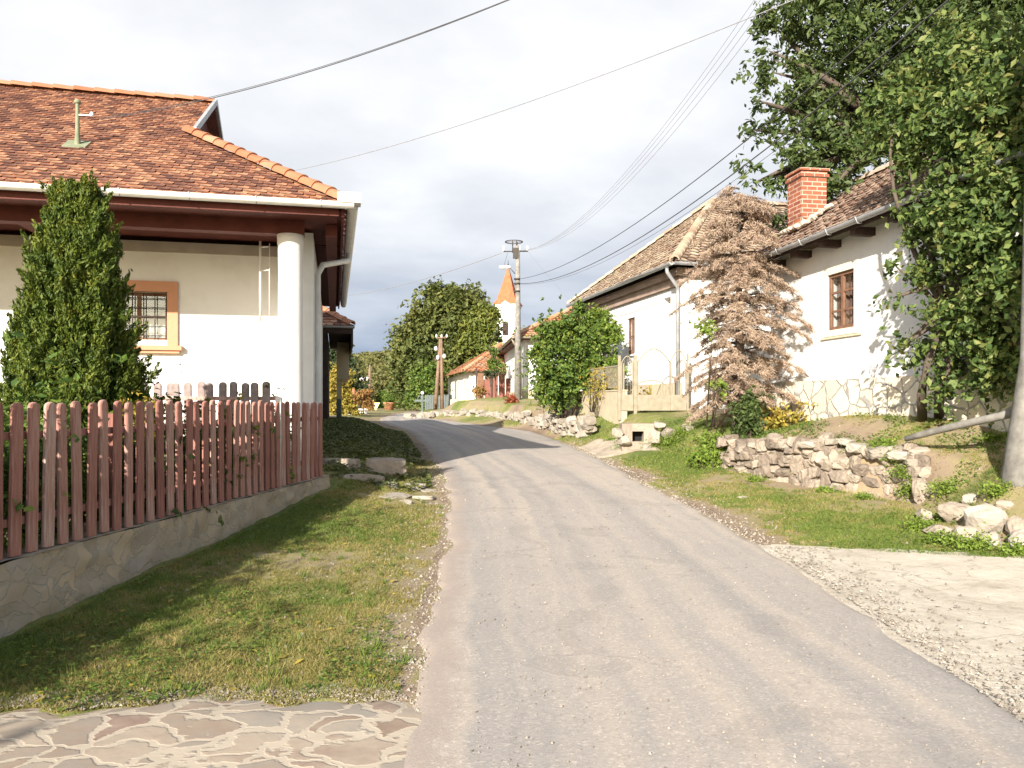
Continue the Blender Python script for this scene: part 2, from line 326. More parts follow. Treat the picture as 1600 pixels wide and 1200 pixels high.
def T0(x, y):
    x = np.asarray(x, float); y = np.asarray(y, float); zr = ZR(y); z = zr.copy()
    sl = XL(y)-x
    L = np.interp(y, [0, 5.3, 11.3, 14, 20, 30, 45], [0, 0, .25, .5, .65, .4, .1])
    z = z+L*sst(sl/2.0)
    yard = sst((XF(y)-.02-x)/.1)*(1-sst((y-12.2)/.6))
    z = z*(1-yard)+.5*yard
    sr = x-XR(y); w_v = np.maximum(XB(y)-XR(y), .4)
    z = z+np.interp(y, [0, 8, 11.8, 14, 20, 28, 60], [0, .05, .12, .17, .2, .25, .3])*sst(sr/w_v)*(sr > 0)
    D = x-XB(y)
    wb = np.interp(y, [4, 8, 9.8, 10.8, 14, 15, 18, 21, 28, 40, 60], [1.5, 1.1, 1., .22, .22, 1.1, 1.5, 1.3, .35, .5, 3])
    zt = np.interp(y, [4, 8, 9, 11, 14, 17, 21, 27, 35, 40, 48, 60], [.5, .68, .76, .93, .88, 1.05, 1.3, 1.35, 1.5, 1.7, 1.25, 1.1])
    zh = np.interp(y, [4, 9, 12.4, 17, 22, 30, 40, 60], [1.1, 1.3, 1.37, 1.29, 1.38, 1.45, 1.85, 1.2])
    b = sst(D/wb); top = zt+(np.maximum(zh, zt)-zt)*sst((D-wb)/1.8)
    z = z*(1-b)+top*b
    return z
# apron / flagstone zones
def APR(u):   # upper border of concrete apron
    return (2.9+5.2*u, 8.35-1.9*u+.35*math.sin(u*7)*.3)
def in_apron(x, y):
    u = (x-2.9)/5.2; return (x > XR(y)-.1) & (y < 8.35-1.9*u-.08) & (y > -6)
def YFL(x): return 4.12+.06*np.sin(x*3.1)+.035*np.sin(x*7+1)+.03*np.sin(x*17)+.12*(x+2.5)*0.5
def in_flag(x, y): return (x < XL(y)+.1) & (y < YFL(x)-.12) & (x > XF(y)+.3)
def on_road(x, y): return (x > XL(y)+.30) & (x < XR(y)-.30) & (y < 62)
def TN(x, y):
    x = np.asarray(x, float); y = np.asarray(y, float)
    near = 1-sst((y-40)/30)
    n = (vn(x, y, 3.1, 3, 4)-.5)*.07*near+(vn(x, y, .7, 9, 2)-.5)*.09*near
    dl = XL(y)-x; dr = x-XR(y); dist = np.maximum(dl, dr)
    flat = on_road(x, y) | in_apron(x, y) | in_flag(x, y)
    return T0(x, y)+np.where(flat, -.035, n*sst(dist/.6)-.0*(dist < .25))
def G(px, py):
    d = np.arange(2.5, 60, .02); x = (px-800)/1200*d; z = 1.6-(py-628)/1200*d; hit = np.nonzero(z <= T0(x, d))[0]
    i = hit[0] if len(hit) else 500
    return Vector((float(x[i]), float(d[i]), float(T0(x[i], d[i]))))
xs = np.concatenate([-np.geomspace(900, 30, 16), np.arange(-28, -6, .7), np.arange(-6, 8, .07), np.arange(8, 20, .6), np.geomspace(22, 900, 18)])
ys = np.concatenate([[-60, -30, -15, -8], np.arange(-6, 0, .6), np.arange(0, 17, .07), np.arange(17, 34, .2), np.arange(34, 70, .8), np.geomspace(71, 1500, 22)])
X, Y = np.meshgrid(xs, ys); Z = TN(X, Y)
nx, ny = len(xs), len(ys); idx = np.arange(nx*ny).reshape(ny, nx)
Fq = np.stack([idx[:-1, :-1], idx[:-1, 1:], idx[1:, 1:], idx[1:, :-1]], -1).reshape(-1, 4)
# ground material: soil / dry / green driven by attributes that follow where grass grows
m, g = mat('verge_ground'); oc = g.node('ShaderNodeTexCoord').outputs['Object']
gr = g.node('ShaderNodeAttribute', attribute_name='green').outputs['Fac']
nA = g.noise(oc, 1.3, 6, .6); nB = g.noise(oc, 9, 6, .7); nC = g.noise(oc, 55, 4, .7)
f = g.math('ADD', g.math('MULTIPLY', g.math('SUBTRACT', gr, .5), .55), g.math('ADD', g.math('MULTIPLY', nA, .35), g.math('ADD', g.math('MULTIPLY', nB, .4), g.math('MULTIPLY', nC, .25))))
c = g.ramp(f, [(.25, (.20, .145, .105)), (.38, (.28, .215, .15)), (.50, (.27, .23, .12)), (.60, (.18, .19, .06)), (.72, (.11, .14, .04))])
m = finish(m, g, c, .95, g.math('ADD', nC, nB), .6, .02, .15)
ground = npmesh('ground', np.stack([X, Y, Z], -1).reshape(-1, 3), Fq, m, smooth=True); tag(ground, kind='structure')
def green(x, y):
    gr = .5+(vn(x, y, .55, 21, 3)-.5)*1.1
    gr = gr-.35*np.exp(-np.maximum(0, np.maximum(XL(y)-x, 0))**2/.12)*((XL(y)-x) > -.1)-.35*np.exp(-(np.maximum(x-XR(y), 0))**2/.12)*((x-XR(y)) > -.1)
    verge_r = (x > XR(y)) & (x < XB(y)); gr = np.where(verge_r, gr+.16, gr)
    terr = (x > XB(y)+.15) & (y < 20); gr = np.where(terr, gr+.02+.25*(vn(x, y, 1.1, 29, 3)-.5), gr)
    left = (x < XL(y)) & (x > XF(y)) & (y < 12); gr = np.where(left, .5+(gr-.5)*.75+.16+.15*sst((XL(y)-x-.9)/1.2), gr)
    return gr
at = ground.data.attributes.new('green', 'FLOAT', 'POINT')
co = np.empty(len(ground.data.vertices)*3, 'f'); ground.data.vertices.foreach_get('co', co); co = co.reshape(-1, 3)
at.data.foreach_set('value', green(co[:, 0], co[:, 1]).astype('f'))

# road sheet with uv (across, along)
def road_mesh():
    pts = []; N = len(LE)
    # resample each edge
    acc = 0; rows = []; 
    for i in range(N-1):
        a0, a1 = Vector(LE[i]), Vector(LE[i+1]); b0, b1 = Vector(RE[i]), Vector(RE[i+1])
        ln = ((a1+b1)/2-(a0+b0)/2).length; k = max(1, int(ln/.12)) if a0.y < 25 else max(1, int(ln/.4))
        for j in range(k): rows.append((a0.lerp(a1, j/k), b0.lerp(b1, j/k), acc+ln*j/k))
        acc += ln
    rows.append((Vector(LE[-1]), Vector(RE[-1]), acc))
    nu = 36; V = []; UV = []
    for a, b, s in rows:
        ja = float(vn(s, 0, 2.5, 41, 3)-.5)*.22; jb = float(vn(s, 5, 2.5, 43, 3)-.5)*.22
        d = (b-a); wd = d.length; d = d/wd
        a2 = a-d*ja; b2 = b+d*jb
        for i in range(nu+1):
            t = i/nu; p = a2.lerp(b2, t)
            z = float(ZR(p.y))+.045*min(1, 5*math.sin(math.pi*t))+(.012*float(vn(p.x, p.y, 1.2, 5, 2)-.5))-.06*(1 if i in (0, nu) else 0)
            V.append((p.x, p.y, z-.02)); UV.append((t*wd, s))
    ix = np.arange(len(V)).reshape(len(rows), nu+1)
    Fq = np.stack([ix[:-1, :-1], ix[:-1, 1:], ix[1:, 1:], ix[1:, :-1]], -1).reshape(-1, 4)
    return np.array(V), Fq, np.array(UV)
m, g = mat('dusty_asphalt'); oc = g.node('ShaderNodeTexCoord').outputs['Object']
uv = g.node('ShaderNodeUVMap', uv_map='lane').outputs[0]
su = g.node('ShaderNodeMapping', {'Vector': uv, 'Scale': (1.9, .045, 1)}).outputs[0]
s1 = g.noise(su, 1.6, 4, .5); big = g.noise(oc, .6, 5, .6); mid = g.noise(oc, 7, 6, .65); fine = g.noise(oc, 120, 3, .7)
vor = g.node('ShaderNodeTexVoronoi', {'Vector': oc, 'Scale': 75.0}, feature='F1')
vc = g.node('ShaderNodeSeparateColor', {0: vor.outputs['Color']}).outputs[0]
f = g.math('ADD', g.math('MULTIPLY', s1, .72), g.math('ADD', g.math('MULTIPLY', big, .16), g.math('MULTIPLY', mid, .12)))
c = g.ramp(f, [(.34, (.275, .255, .24)), (.48, (.335, .305, .28)), (.62, (.41, .355, .305))])
c = g.mix(.32, c, g.ramp(vc, [(0.0, (.32, .32, .32)), (.5, (.5, .5, .5)), (.88, (.58, .57, .55)), (1.0, (1.0, .96, .9))]), 'OVERLAY')
uvx = g.node('ShaderNodeSeparateXYZ', {0: uv}).outputs[0]
pn = g.noise(oc, .9, 3, .4, 1.5); c = g.mix(g.ramp(pn, [(.60, 0.0), (.615, .16)]), c, (.16, .15, .14))
ckv = g.node('ShaderNodeVectorMath', {0: oc, 1: g.node('ShaderNodeTexNoise', {'Vector': oc, 'Scale': 1.6, 'Detail': 7.0}).outputs['Color']}, operation='ADD').outputs[0]
ck = g.ramp(g.node('ShaderNodeTexVoronoi', {'Vector': ckv, 'Scale': .55}, feature='DISTANCE_TO_EDGE').outputs[0], [(.0, 1.0), (.006, 0.0)])
c = g.mix(g.math('MULTIPLY', ck, g.ramp(big, [(.48, 0.0), (.58, .45)])), c, (.11, .10, .09))
edge = g.ramp(g.math('SUBTRACT', .55, g.math('ADD', uvx, g.math('MULTIPLY', mid, .35))), [(0, 0.0), (.12, .55)])
c = g.mix(edge, c, (.31, .245, .205))
h = g.math('ADD', g.math('MULTIPLY', vor.outputs['Distance'], .8), fine)
rd = finish(m, g, c, .93, h, .25, .006, .2)
V, Fq, UV = road_mesh(); road = npmesh('road', V, Fq, rd, smooth=True); tag(road, kind='structure')
ul = road.data.uv_layers.new(name='lane'); ul.data.foreach_set('uv', UV[Fq.ravel()].astype('f').ravel())
# concrete apron
def apron(u, v):
    u = u*1.0; a = APR(u); yb = 8.35+(-3.5-8.35)*u; e = (float(XR(yb))-.5, yb)
    jx = .22*float(vn(u*30, v*0, 1, 51, 3)-.5); x = a[0]+(e[0]-a[0])*v; y = a[1]+jx*(1-v)+(e[1]-a[1])*v
    return (x, y, float(T0(max(x, float(XR(y))), y))*1.0+.006+.015*float(vn(x, y, 1.5, 7, 3))*(x > float(XR(y))))
m, g = mat('rough_pale_concrete'); oc = g.node('ShaderNodeTexCoord').outputs['Object']
n1 = g.noise(oc, 1.8, 6, .6); n3 = g.noise(oc, 10, 6, .7)
vo = g.node('ShaderNodeTexVoronoi', {'Vector': g.node('ShaderNodeVectorMath', {0: oc, 1: g.node('ShaderNodeTexNoise', {'Vector': oc, 'Scale': 9.0}).outputs['Color']}, operation='ADD').outputs[0], 'Scale': 13.0}, feature='F1')
spots = g.ramp(vo.outputs['Distance'], [(.10, 1.0), (.2, 0.0)])
cr = g.ramp(g.node('ShaderNodeTexVoronoi', {'Vector': g.node('ShaderNodeVectorMath', {0: oc, 1: g.node('ShaderNodeTexNoise', {'Vector': oc, 'Scale': 2.0, 'Detail': 6.0}).outputs['Color']}, operation='ADD').outputs[0], 'Scale': 1.1}, feature='DISTANCE_TO_EDGE').outputs[0], [(.0, 1.0), (.015, 0.0)])
c = g.ramp(g.math('ADD', g.math('MULTIPLY', n1, .6), g.math('MULTIPLY', n3, .4)), [(.34, (.30, .26, .21)), (.46, (.43, .385, .32)), (.62, (.53, .485, .41))])
c = g.mix(g.math('MULTIPLY', spots, g.math('MULTIPLY', n3, .6)), c, (.28, .25, .21)); c = g.mix(g.math('MULTIPLY', cr, .7), c, (.2, .17, .13))
m = finish(m, g, c, .93, g.math('SUBTRACT', n3, g.math('MULTIPLY', spots, .6)), .5, .02, .2)
tag(build('driveway', MB().grid(apron, 60, 50), m), kind='structure')
# flagstone paving
def flag(u, v):
    xa = -6+(u*5.6); yt = float(YFL(xa)); y = -2+(yt+2)*v; xl = float(XL(y))+.38; x = -4.6+(xl+4.6)*u; y = -2+(float(YFL(x))+.12*(float(vn(x, 0, 9, 61, 2))-.5)+2)*v
    return (x, y, float(ZR(y))+.008+.006*float(vn(x, y, 3, 63, 3))-.03*max(0, (v-.96)/.04))
tag(build('paving', MB().grid(flag, 60, 60), M['flag']), kind='structure')
# gravel drive to the gate of the middle house
def drive(u, v):
    y = 20.9-v*3.6+(.4*u); x0 = float(XR(y-.6))-.1; x1 = float(2.9+v*.7); x = x0+(x1-x0)*(1-u)+.15*float(vn(v*6, u*6, 1, 70, 2)-.5)
    ed = 1-min(1, 8*u, 8*(1-u)+.6, 8*v, 8*(1-v)); return (x, y, float(TN(x, y))+.022-.06*ed)
M['gravel'] = mk('gravel_track', [(.26, .21, .16), (.38, .32, .25), (.46, .40, .32)], 4, 8, .6, 35, .02)
tag(build('track', MB().grid(drive, 60, 60), M['gravel']), kind='structure')

# ------------------------------------------------------------------ scatter helpers
LEAF = np.array([(0, -.5, 0), (.30, -.02, .07), (0, .55, 0), (-.30, -.02, .07)])
def leaves(C, size, up=.35, out=None, tmpl=LEAF, stretch=1.0, dirb=None):
    n = len(C); rn = RNG.normal(size=(n, 3)); nrm = rn/np.linalg.norm(rn, axis=1)[:, None]
    nrm = nrm+np.array([0, 0, up*2]);
    if out is not None: nrm = nrm+out
    nrm /= np.linalg.norm(nrm, axis=1)[:, None]
    t = RNG.normal(size=(n, 3)) if dirb is None else dirb+RNG.normal(size=(n, 3))*.35
    t = t-nrm*(t*nrm).sum(1)[:, None]; t /= np.linalg.norm(t, axis=1)[:, None]+1e-9
    b = np.cross(nrm, t); s = size*(.45+1.05*RNG.random(n)**1.2)
    V = C[:, None, :]+s[:, None, None]*(tmpl[None, :, 0:1]*b[:, None, :]+tmpl[None, :, 1:2]*stretch*t[:, None, :]+tmpl[None, :, 2:3]*nrm[:, None, :])
    k = len(tmpl); return V.reshape(-1, 3), np.arange(n*k).reshape(n, k)
def crown_points(ells, n, clump=.16, nclump=60, shell=.55, twig=0., per=8):
    """ells: (cx,cy,cz,rx,ry,rz); leaves gather in clumps toward the crown's skin and along twigs"""
    vol = np.array([e[3]*e[4]*e[5] for e in ells])**.75; m = n/per if twig else n; cnt = np.maximum(3, m*vol/vol.sum()).astype(int); pts = []; outs = []
    for e, c in zip(ells, cnt):
        k = max(6, int(nclump*c/m*len(ells)**.5))
        d = RNG.normal(size=(k, 3)); d /= np.linalg.norm(d, axis=1)[:, None]
        r = (shell+(1-shell)*RNG.random(k))**.8
        cc = d*r[:, None]*.92
        w = RNG.random(k)+.3; ch = RNG.choice(k, c, p=w/w.sum())
        sp = clump*(.6+.9*RNG.random(k))[ch]
        q = cc[ch]+RNG.normal(size=(c, 3))*sp[:, None]*np.array([.8, .8, .6])+d[ch]*(RNG.normal(size=c)*sp*1.0)[:, None]
        p = q*np.array(e[3:6])+np.array(e[0:3])
        if twig:
            dr = q*.9+RNG.normal(size=(c, 3))*.6; dr /= np.linalg.norm(dr, axis=1)[:, None]; L = twig*(.5+.9*RNG.random(c))
            t = np.linspace(-.5, .5, per)[None, :]+RNG.normal(size=(c, per))*.06
            P_ = p[:, None, :]+dr[:, None, :]*(t*L[:, None])[..., None]; P_[..., 2] -= (t+.5)**2*L[:, None]*.35
            P_ += RNG.normal(size=P_.shape)*twig*.10; p = P_.reshape(-1, 3); q = np.repeat(q, per, 0)
        pts.append(p); outs.append(q)
    return np.concatenate(pts), np.concatenate(outs)
def limbs(mb, base, tips, r0, bend=.25, n=7, k=5):
    base = Vector(base)
    for tp in tips:
        tp = Vector(tp); mid = base.lerp(tp, .5)+Vector((RNG.normal()*bend, RNG.normal()*bend, abs(RNG.normal())*bend))*(tp-base).length*.3
        pts = []; rr = []
        for i in range(k+1):
            t = i/k; p = base*(1-t)**2+mid*2*t*(1-t)+tp*t*t; pts.append(p); rr.append(r0*(1-t)**.8+.012)
        mb.tube(pts, rr, n)
def tree(name, base, ells, n, leaf, lm, label, cat='tree', group=None, r0=.2, clump=.17, nclump=70, shell=.5, up=.3, ntips=10, trunks=None, barkm='bark', stretch=1.0, twig=None):
    t = thing(name, base, label, cat, group); b = Vector(base)
    tb = MB(); fork = None
    top = max(e[2] for e in ells); cxy = np.mean([(e[0], e[1]) for e in ells], axis=0)
    for tr in (trunks or [[b-Vector((0, 0, .2)), b.lerp(Vector((cxy[0], cxy[1], top)), .55)]]):
        tr = [Vector(q) for q in tr]; tb.tube(tr, [r0*(1-.45*i/(len(tr)-1)) for i in range(len(tr))], 10)
        tips = []
        for q in range(ntips):
            e = ells[RNG.integers(len(ells))]; d = RNG.normal(size=3); d /= np.linalg.norm(d)
            tips.append([e[i]+d[i]*e[i+3]*.45 for i in range(3)])
        limbs(tb, tr[-1]-Vector((0, 0, .1)), tips, r0*.45)
    build('trunk', tb, M[barkm], t)
    C, o = crown_points(ells, n, clump, nclump, shell, leaf*3 if twig is None else twig)
    V, Fc = leaves(C, leaf, up, o*.6, stretch=stretch); npmesh('crown', V, Fc, M[lm], t)
    return t

# rocks
_ico = None
def ico():
    global _ico
    if _ico is None:
        import bmesh
        bm = bmesh.new(); bmesh.ops.create_icosphere(bm, subdivisions=3, radius=1)
        _ico = (np.array([v.co[:] for v in bm.verts]), np.array([[v.index for v in f.verts] for f in bm.faces])); bm.free()
    return _ico
def rock(c, size, rot=None, cuts=11, boxy=0.):
    D, Fc = ico(); N = RNG.normal(size=(cuts, 3)); N /= np.linalg.norm(N, axis=1)[:, None]; h = .66+.28*RNG.random(cuts)
    if boxy:
        A = np.array([(1, 0, 0), (-1, 0, 0), (0, 1, 0), (0, -1, 0), (0, 0, 1), (0, 0, -1)], float)+RNG.normal(size=(6, 3))*boxy
        A /= np.linalg.norm(A, axis=1)[:, None]; N = np.concatenate([N, A]); h = np.concatenate([.82+.25*RNG.random(cuts), .66+.12*RNG.random(6)])
    dt = D@N.T; r = np.where(dt > .05, h/np.maximum(dt, .05), 9).min(1); r = np.minimum(r, 1.15)
    r = r*(1+.035*np.sin(D[:, 0]*9+RNG.random()*6)*np.cos(D[:, 1]*8+RNG.random()*6)+.02*np.sin(D[:, 2]*17+D[:, 0]*13))
    V = D*r[:, None]*np.array(size)
    a = RNG.random()*6.28 if rot is None else rot; ca, sa = math.cos(a), math.sin(a)
    tl = (RNG.random()-.5)*.5; ct, stt = math.cos(tl), math.sin(tl)
    V = V@np.array([[1, 0, 0], [0, ct, stt], [0, -stt, ct]]); V = V@np.array([[ca, sa, 0], [-sa, ca, 0], [0, 0, 1]])
    return V+np.array(c), Fc
def rocks_mesh(name, lst, m, root=None):
    Vs = []; Fs = []; o = 0
    for c, s, r in lst:
        V, Fc = rock(c, s, r, 7, .16); Vs.append(V); Fs.append(Fc+o); o += len(V)
    ob = npmesh(name, np.concatenate(Vs), np.concatenate(Fs), m, root, smooth=False)
    return ob
def wall_rocks(path, zb, zt, size, depth=.2, miss=.0, jit=1.):
    """courses of stones along a polyline; zb, zt functions of arclength fraction"""
    path = [Vector((*p, 0)) for p in path]; seg = [(b-a).length for a, b in zip(path, path[1:])]; tot = sum(seg)
    def at(s):
        for a, b, l in zip(path, path[1:], seg):
            if s <= l: return a.lerp(b, s/l), (b-a).normalized()
            s -= l
        return path[-1], (path[-1]-path[-2]).normalized()
    out = []; s = 0
    H = max(zt(i/10)-zb(i/10) for i in range(11)); ncou = max(1, int(round(H/(size*.62))))
    for k in range(ncou+1):
        s = random.random()*size*.5
        while s < tot:
            w_ = size*(.55+random.random()*.95); f = min(1, (s+w_/2)/tot); p, d = at(min(tot, s+w_/2)); z0, z1 = zb(f), zt(f)
            hz = (z1-z0)/max(1, ncou); z = z0+hz*(k+.3+jit*(random.random()-.5)*.7)
            if z < z1+.05*jit*random.random() and random.random() > miss:
                nrm = Vector((-d.y, d.x, 0)); off = (random.random()-.5)*.09*jit+depth*.35*(z-z0)/max(.1, z1-z0)
                out.append(((p.x+nrm.x*off, p.y+nrm.y*off, z), (w_*.66, depth*(.8+.4*random.random()), hz*(.64+.50*random.random()*jit)), math.atan2(d.y, d.x)+(random.random()-.5)*.35))
            s += w_*.98
    return out

# ------------------------------------------------------------------ tiled roofs
def tiles(name, O, U, S, umin, umax, smax, m, root, w=.18, e=.155, th=.016, rounded=True, jit=.004):
    """O eave origin, U along eave, S up slope. umin/umax functions of s (arrays)"""
    O, U, S = (np.array(q, float) for q in (O, U, S)); U /= np.linalg.norm(U); S /= np.linalg.norm(S); Nn = np.cross(U, S); Nn *= np.sign(Nn[2])
    nrow = int(math.ceil(smax/e)); L = []
    if rounded:
        k = 5; arc = [(-.48*w*math.cos(math.pi*i/k), -.30*w*math.sin(math.pi*i/k)) for i in range(k+1)]
    else: arc = [(-.485*w, 0), (.485*w, 0)]
    tv = [(a, b, th*1.6) for a, b in arc]+[(arc[-1][0], e*1.12, th*.3), (arc[0][0], e*1.12, th*.3)]
    low = [(a, b, th*.15) for a, b in arc]
    tm = np.array(tv+low); ntv = len(tv); na = len(arc)
    allV = []
    for r in range(nrow):
        s0 = r*e; a = float(umin(min(s0+e*.5, smax))); b = float(umax(min(s0+e*.5, smax)))
        if b-a < .02: continue
        i0 = math.floor(a/w)-1; i1 = math.ceil(b/w)+1; cu = (np.arange(i0, i1+1)+.5*(r % 2))*w; cu = cu[(cu > a-w*.45) & (cu < b+w*.45)]
        if not len(cu): continue
        n = len(cu); q = np.repeat(tm[None], n, 0).copy()
        q[:, :, 0] += cu[:, None]+RNG.normal(size=(n, 1))*jit; q[:, :, 1] += s0+RNG.normal(size=(n, 1))*jit*1.6; q[:, :, 2] += np.abs(RNG.normal(size=(n, 1)))*jit
        q[:, :, 1] = np.minimum(q[:, :, 1], smax)
        uu = umin(np.clip(q[:, :, 1], 0, smax)); vv = umax(np.clip(q[:, :, 1], 0, smax)); q[:, :, 0] = np.clip(q[:, :, 0], uu, np.maximum(uu+.001, vv))
        allV.append(q)
    Q = np.concatenate(allV); n = len(Q); nt = len(tm)
    V = (O+Q[..., 0:1]*U+Q[..., 1:2]*S+Q[..., 2:3]*Nn).reshape(-1, 3)
    me = bpy.data.meshes.new(name); base = np.arange(n)*nt
    faces = []
    top = list(range(ntv)); 
    strips = [(i, i+1, ntv+i+1, ntv+i) for i in range(na-1)]
    loops = []; starts = []; tot = []; pos = 0
    tpl = [tuple(top)]+strips
    lt = np.concatenate([np.array(f) for f in tpl]); ln = np.array([len(f) for f in tpl])
    Lp = (base[:, None]+lt[None]).ravel(); tot = np.tile(ln, n); starts = np.concatenate([[0], np.cumsum(tot)[:-1]])
    me.vertices.add(len(V)); me.vertices.foreach_set('co', V.astype('f').ravel()); me.loops.add(len(Lp)); me.loops.foreach_set('vertex_index', Lp.astype('i'))
    me.polygons.add(len(tot)); me.polygons.foreach_set('loop_start', starts.astype('i')); me.polygons.foreach_set('loop_total', tot.astype('i')); me.update(calc_edges=True)
    return me, m
def roof_part(root, planes, m, backm, name='roof', **kw):
    """planes: (O,U,S,umin,umax,smax). one object: tiles joined + backing boards"""
    Vs = []; polys = []; off = 0; mats = []
    lv = []; lt = []; mi = []
    for (O, U, S, un, ux, sm) in planes:
        me, _ = tiles(name, O, U, S, un, ux, sm, m, None, **kw)
        n = len(me.vertices); a = np.empty(n*3, 'f'); me.vertices.foreach_get('co', a); Vs.append(a.reshape(-1, 3))
        l = np.empty(len(me.loops), 'i'); me.loops.foreach_get('vertex_index', l); tt = np.empty(len(me.polygons), 'i'); me.polygons.foreach_get('loop_total', tt)
        lv.append(l+off); lt.append(tt); mi.append(np.zeros(len(tt), 'i')); off += n; bpy.data.meshes.remove(me)
        O, U, S = (np.array(q, float) for q in (O, U, S)); U /= np.linalg.norm(U); S /= np.linalg.norm(S); Nn = np.cross(U, S); Nn *= np.sign(Nn[2])
        NK = 16; B = []
        for k in range(NK+1):
            q = sm*k/NK
            for u in (float(un(q)), float(ux(q))):
                for dn in (.012, .05): B.append(O+u*U+q*S-dn*Nn)
        fl = []
        for k in range(NK):
            j = 4*k; fl += [j, j+2, j+6, j+4, j+1, j+5, j+7, j+3, j, j+4, j+5, j+1, j+2, j+3, j+7, j+6]
        fl += [0, 1, 3, 2, 4*NK, 4*NK+2, 4*NK+3, 4*NK+1]; nf_ = len(fl)//4
        Vs.append(np.array(B, 'f')); lv.append(np.array(fl, 'i')+off); lt.append(np.full(nf_, 4, 'i')); mi.append(np.ones(nf_, 'i')); off += len(B)
    V = np.concatenate(Vs); L = np.concatenate(lv); Tt = np.concatenate(lt); st = np.concatenate([[0], np.cumsum(Tt)[:-1]])
    me = bpy.data.meshes.new(name); me.vertices.add(len(V)); me.vertices.foreach_set('co', V.astype('f').ravel()); me.loops.add(len(L)); me.loops.foreach_set('vertex_index', L.astype('i'))
    me.polygons.add(len(Tt)); me.polygons.foreach_set('loop_start', st.astype('i')); me.polygons.foreach_set('loop_total', Tt)
    me.materials.append(m); me.materials.append(backm); me.polygons.foreach_set('material_index', np.concatenate(mi)); me.update(calc_edges=True)
    return link(name, me, None, root)
def ridge_tiles(mb, p0, p1, r=.11, L=.36):
    p0, p1 = Vector(p0), Vector(p1); d = p1-p0; n = max(2, int(d.length/L)); d = d/n; dn = d.normalized()
    side = dn.cross(Vector((0, 0, 1))).normalized(); upv = side.cross(dn).normalized(); K = 8
    for i in range(n):
        a = p0+d*i; vs = []
        for (t, rr) in ((-.06, r*1.12), (1.0, r*.95)):
            for j in range(K+1):
                th = math.pi*j/K*1.0; vs.append(a+d*t+side*math.cos(th)*rr+upv*(math.sin(th)*rr-.02+(.012 if t < 0 else 0)))
        for (t, rr) in ((-.06, r*.9),):
            for j in range(K+1):
                th = math.pi*j/K; vs.append(a+d*t+side*math.cos(th)*rr+upv*(math.sin(th)*rr-.02))
        mb.add(vs, [(j, j+1, K+1+j+1, K+1+j) for j in range(K)]+[(j+1, j, 2*(K+1)+j, 2*(K+1)+j+1) for j in range(K)], False)
RUNS = []
def RT(mb, p0, p1, r=.11, L=.36): RUNS.append((p0, p1, r, L))
def build_runs(m, root):
    for a in RUNS:
        q = MB(); ridge_tiles(q, *a); build('ridge_tiles', q, m, root)
    RUNS.clear()
def gutter(mb, p0, p1, r=.075, n=8):
    p0, p1 = Vector(p0), Vector(p1); d = (p1-p0).normalized(); side = d.cross(Vector((0, 0, 1))).normalized(); vs = []
    for p in (p0, p1):
        for rr in (r, r*.88):
            for j in range(n+1):
                t = math.pi+math.pi*j/n; vs.append(p+side*math.cos(t)*rr+Vector((0, 0, 1))*math.sin(t)*rr)
    k = n+1; fs = [(j, j+1, 2*k+j+1, 2*k+j) for j in range(n)]+[(k+j+1, k+j, 3*k+j, 3*k+j+1) for j in range(n)]+[(0, 2*k, 3*k, k), (n, k+n, 3*k+n, 2*k+n)]
    for e in (0, 2*k): fs += [(e+j, e+j+1, e+k+j+1, e+k+j) for j in range(n)]
    mb.add(vs, fs, False)
    # end caps
    for e in (0, 2*k): mb.add([vs[e+j] for j in range(n+1)], [tuple(range(n+1))])
def wall_holes(mb, F, a0, a1, b0, b1, z0, z1, holes):
    """wall slab in frame F with rectangular openings (a0,a1,z0,z1)"""
    cuts = sorted(holes); a = a0
    for (h0, h1, y0, y1) in cuts:
        mb.box(a, h0, b0, b1, z0, z1, F); mb.box(h0, h1, b0, b1, z0, y0, F); mb.box(h0, h1, b0, b1, y1, z1, F); a = h1
    mb.box(a, a1, b0, b1, z0, z1, F)

# ================================================================== LEFT HOUSE
uu = Vector((.974, .225, 0)).normalized(); vv = Vector((-.225, .974, 0)).normalized(); C0 = Vector((-2.47, 11.4, 0))
def FL(a, b, z): p = C0-uu*a+vv*b; return (p.x, p.y, z)
def V3(t): return Vector(t)
ZE = 4.54; TP = .59; ZRG = ZE+TP*5.9; GA, GB = 2.78, 3.3; ZG = ZE+TP*GB
lh = thing('house', FL(1, 2, .5), 'white plastered porch house with red-brown tiled roof left of the road', 'house')
mb = MB(); wall_holes(mb, FL, .9, 20, 2.5, 2.9, .3, 4.34, [(2.95, 3.92, 2.66, 3.48), (9, 10, 2.66, 3.48)]); 
mb.box(.5, .9, 1.3, 11.4, .3, 4.36, FL); mb.box(.9, 20, 11.0, 11.4, .3, 4.36, FL); mb.box(.9, 1.3, 1.3, 1.65, .3, 2.42, FL)
build('wall', mb, M['white'], lh)
mb = MB(); mb.box(.9, 20, 2.46, 2.5, 4.16, 4.34, FL); build('wall_moulding', mb, M['grey_band'], lh)
mb = MB(); mb.box(.9, 20, .72, 11, 4.43, 4.46, FL); mb.box(.06, .9, .72, 11.6, 4.43, 4.46, FL); mb.box(.06, 20, .08, .72, 4.43, 4.46, FL)
for i in range(42):   # soffit boards
    mb.box(.12, 20, .1+i*.055, .145+i*.055, 4.412, 4.43, FL)
for i in range(60): mb.box(.07, .48, 2.6+i*.15, 2.72+i*.15, 4.41, 4.43, FL)
build('soffit', mb, M['maroon'], lh)
mb = MB(); mb.box(.62, 20, .70, .92, 4.20, 4.41, FL); mb.box(.1, 20, .03, .075, 4.36, 4.56, FL); mb.box(.02, .06, .05, 11.7, 4.36, 4.54, FL)
for a in (4.6, 8.4, 12.2, 16): mb.box(a, a+.16, .92, 2.46, 4.25, 4.41, FL)
mb.box(.12, .30, .8, 11.2, 4.22, 4.40, FL)
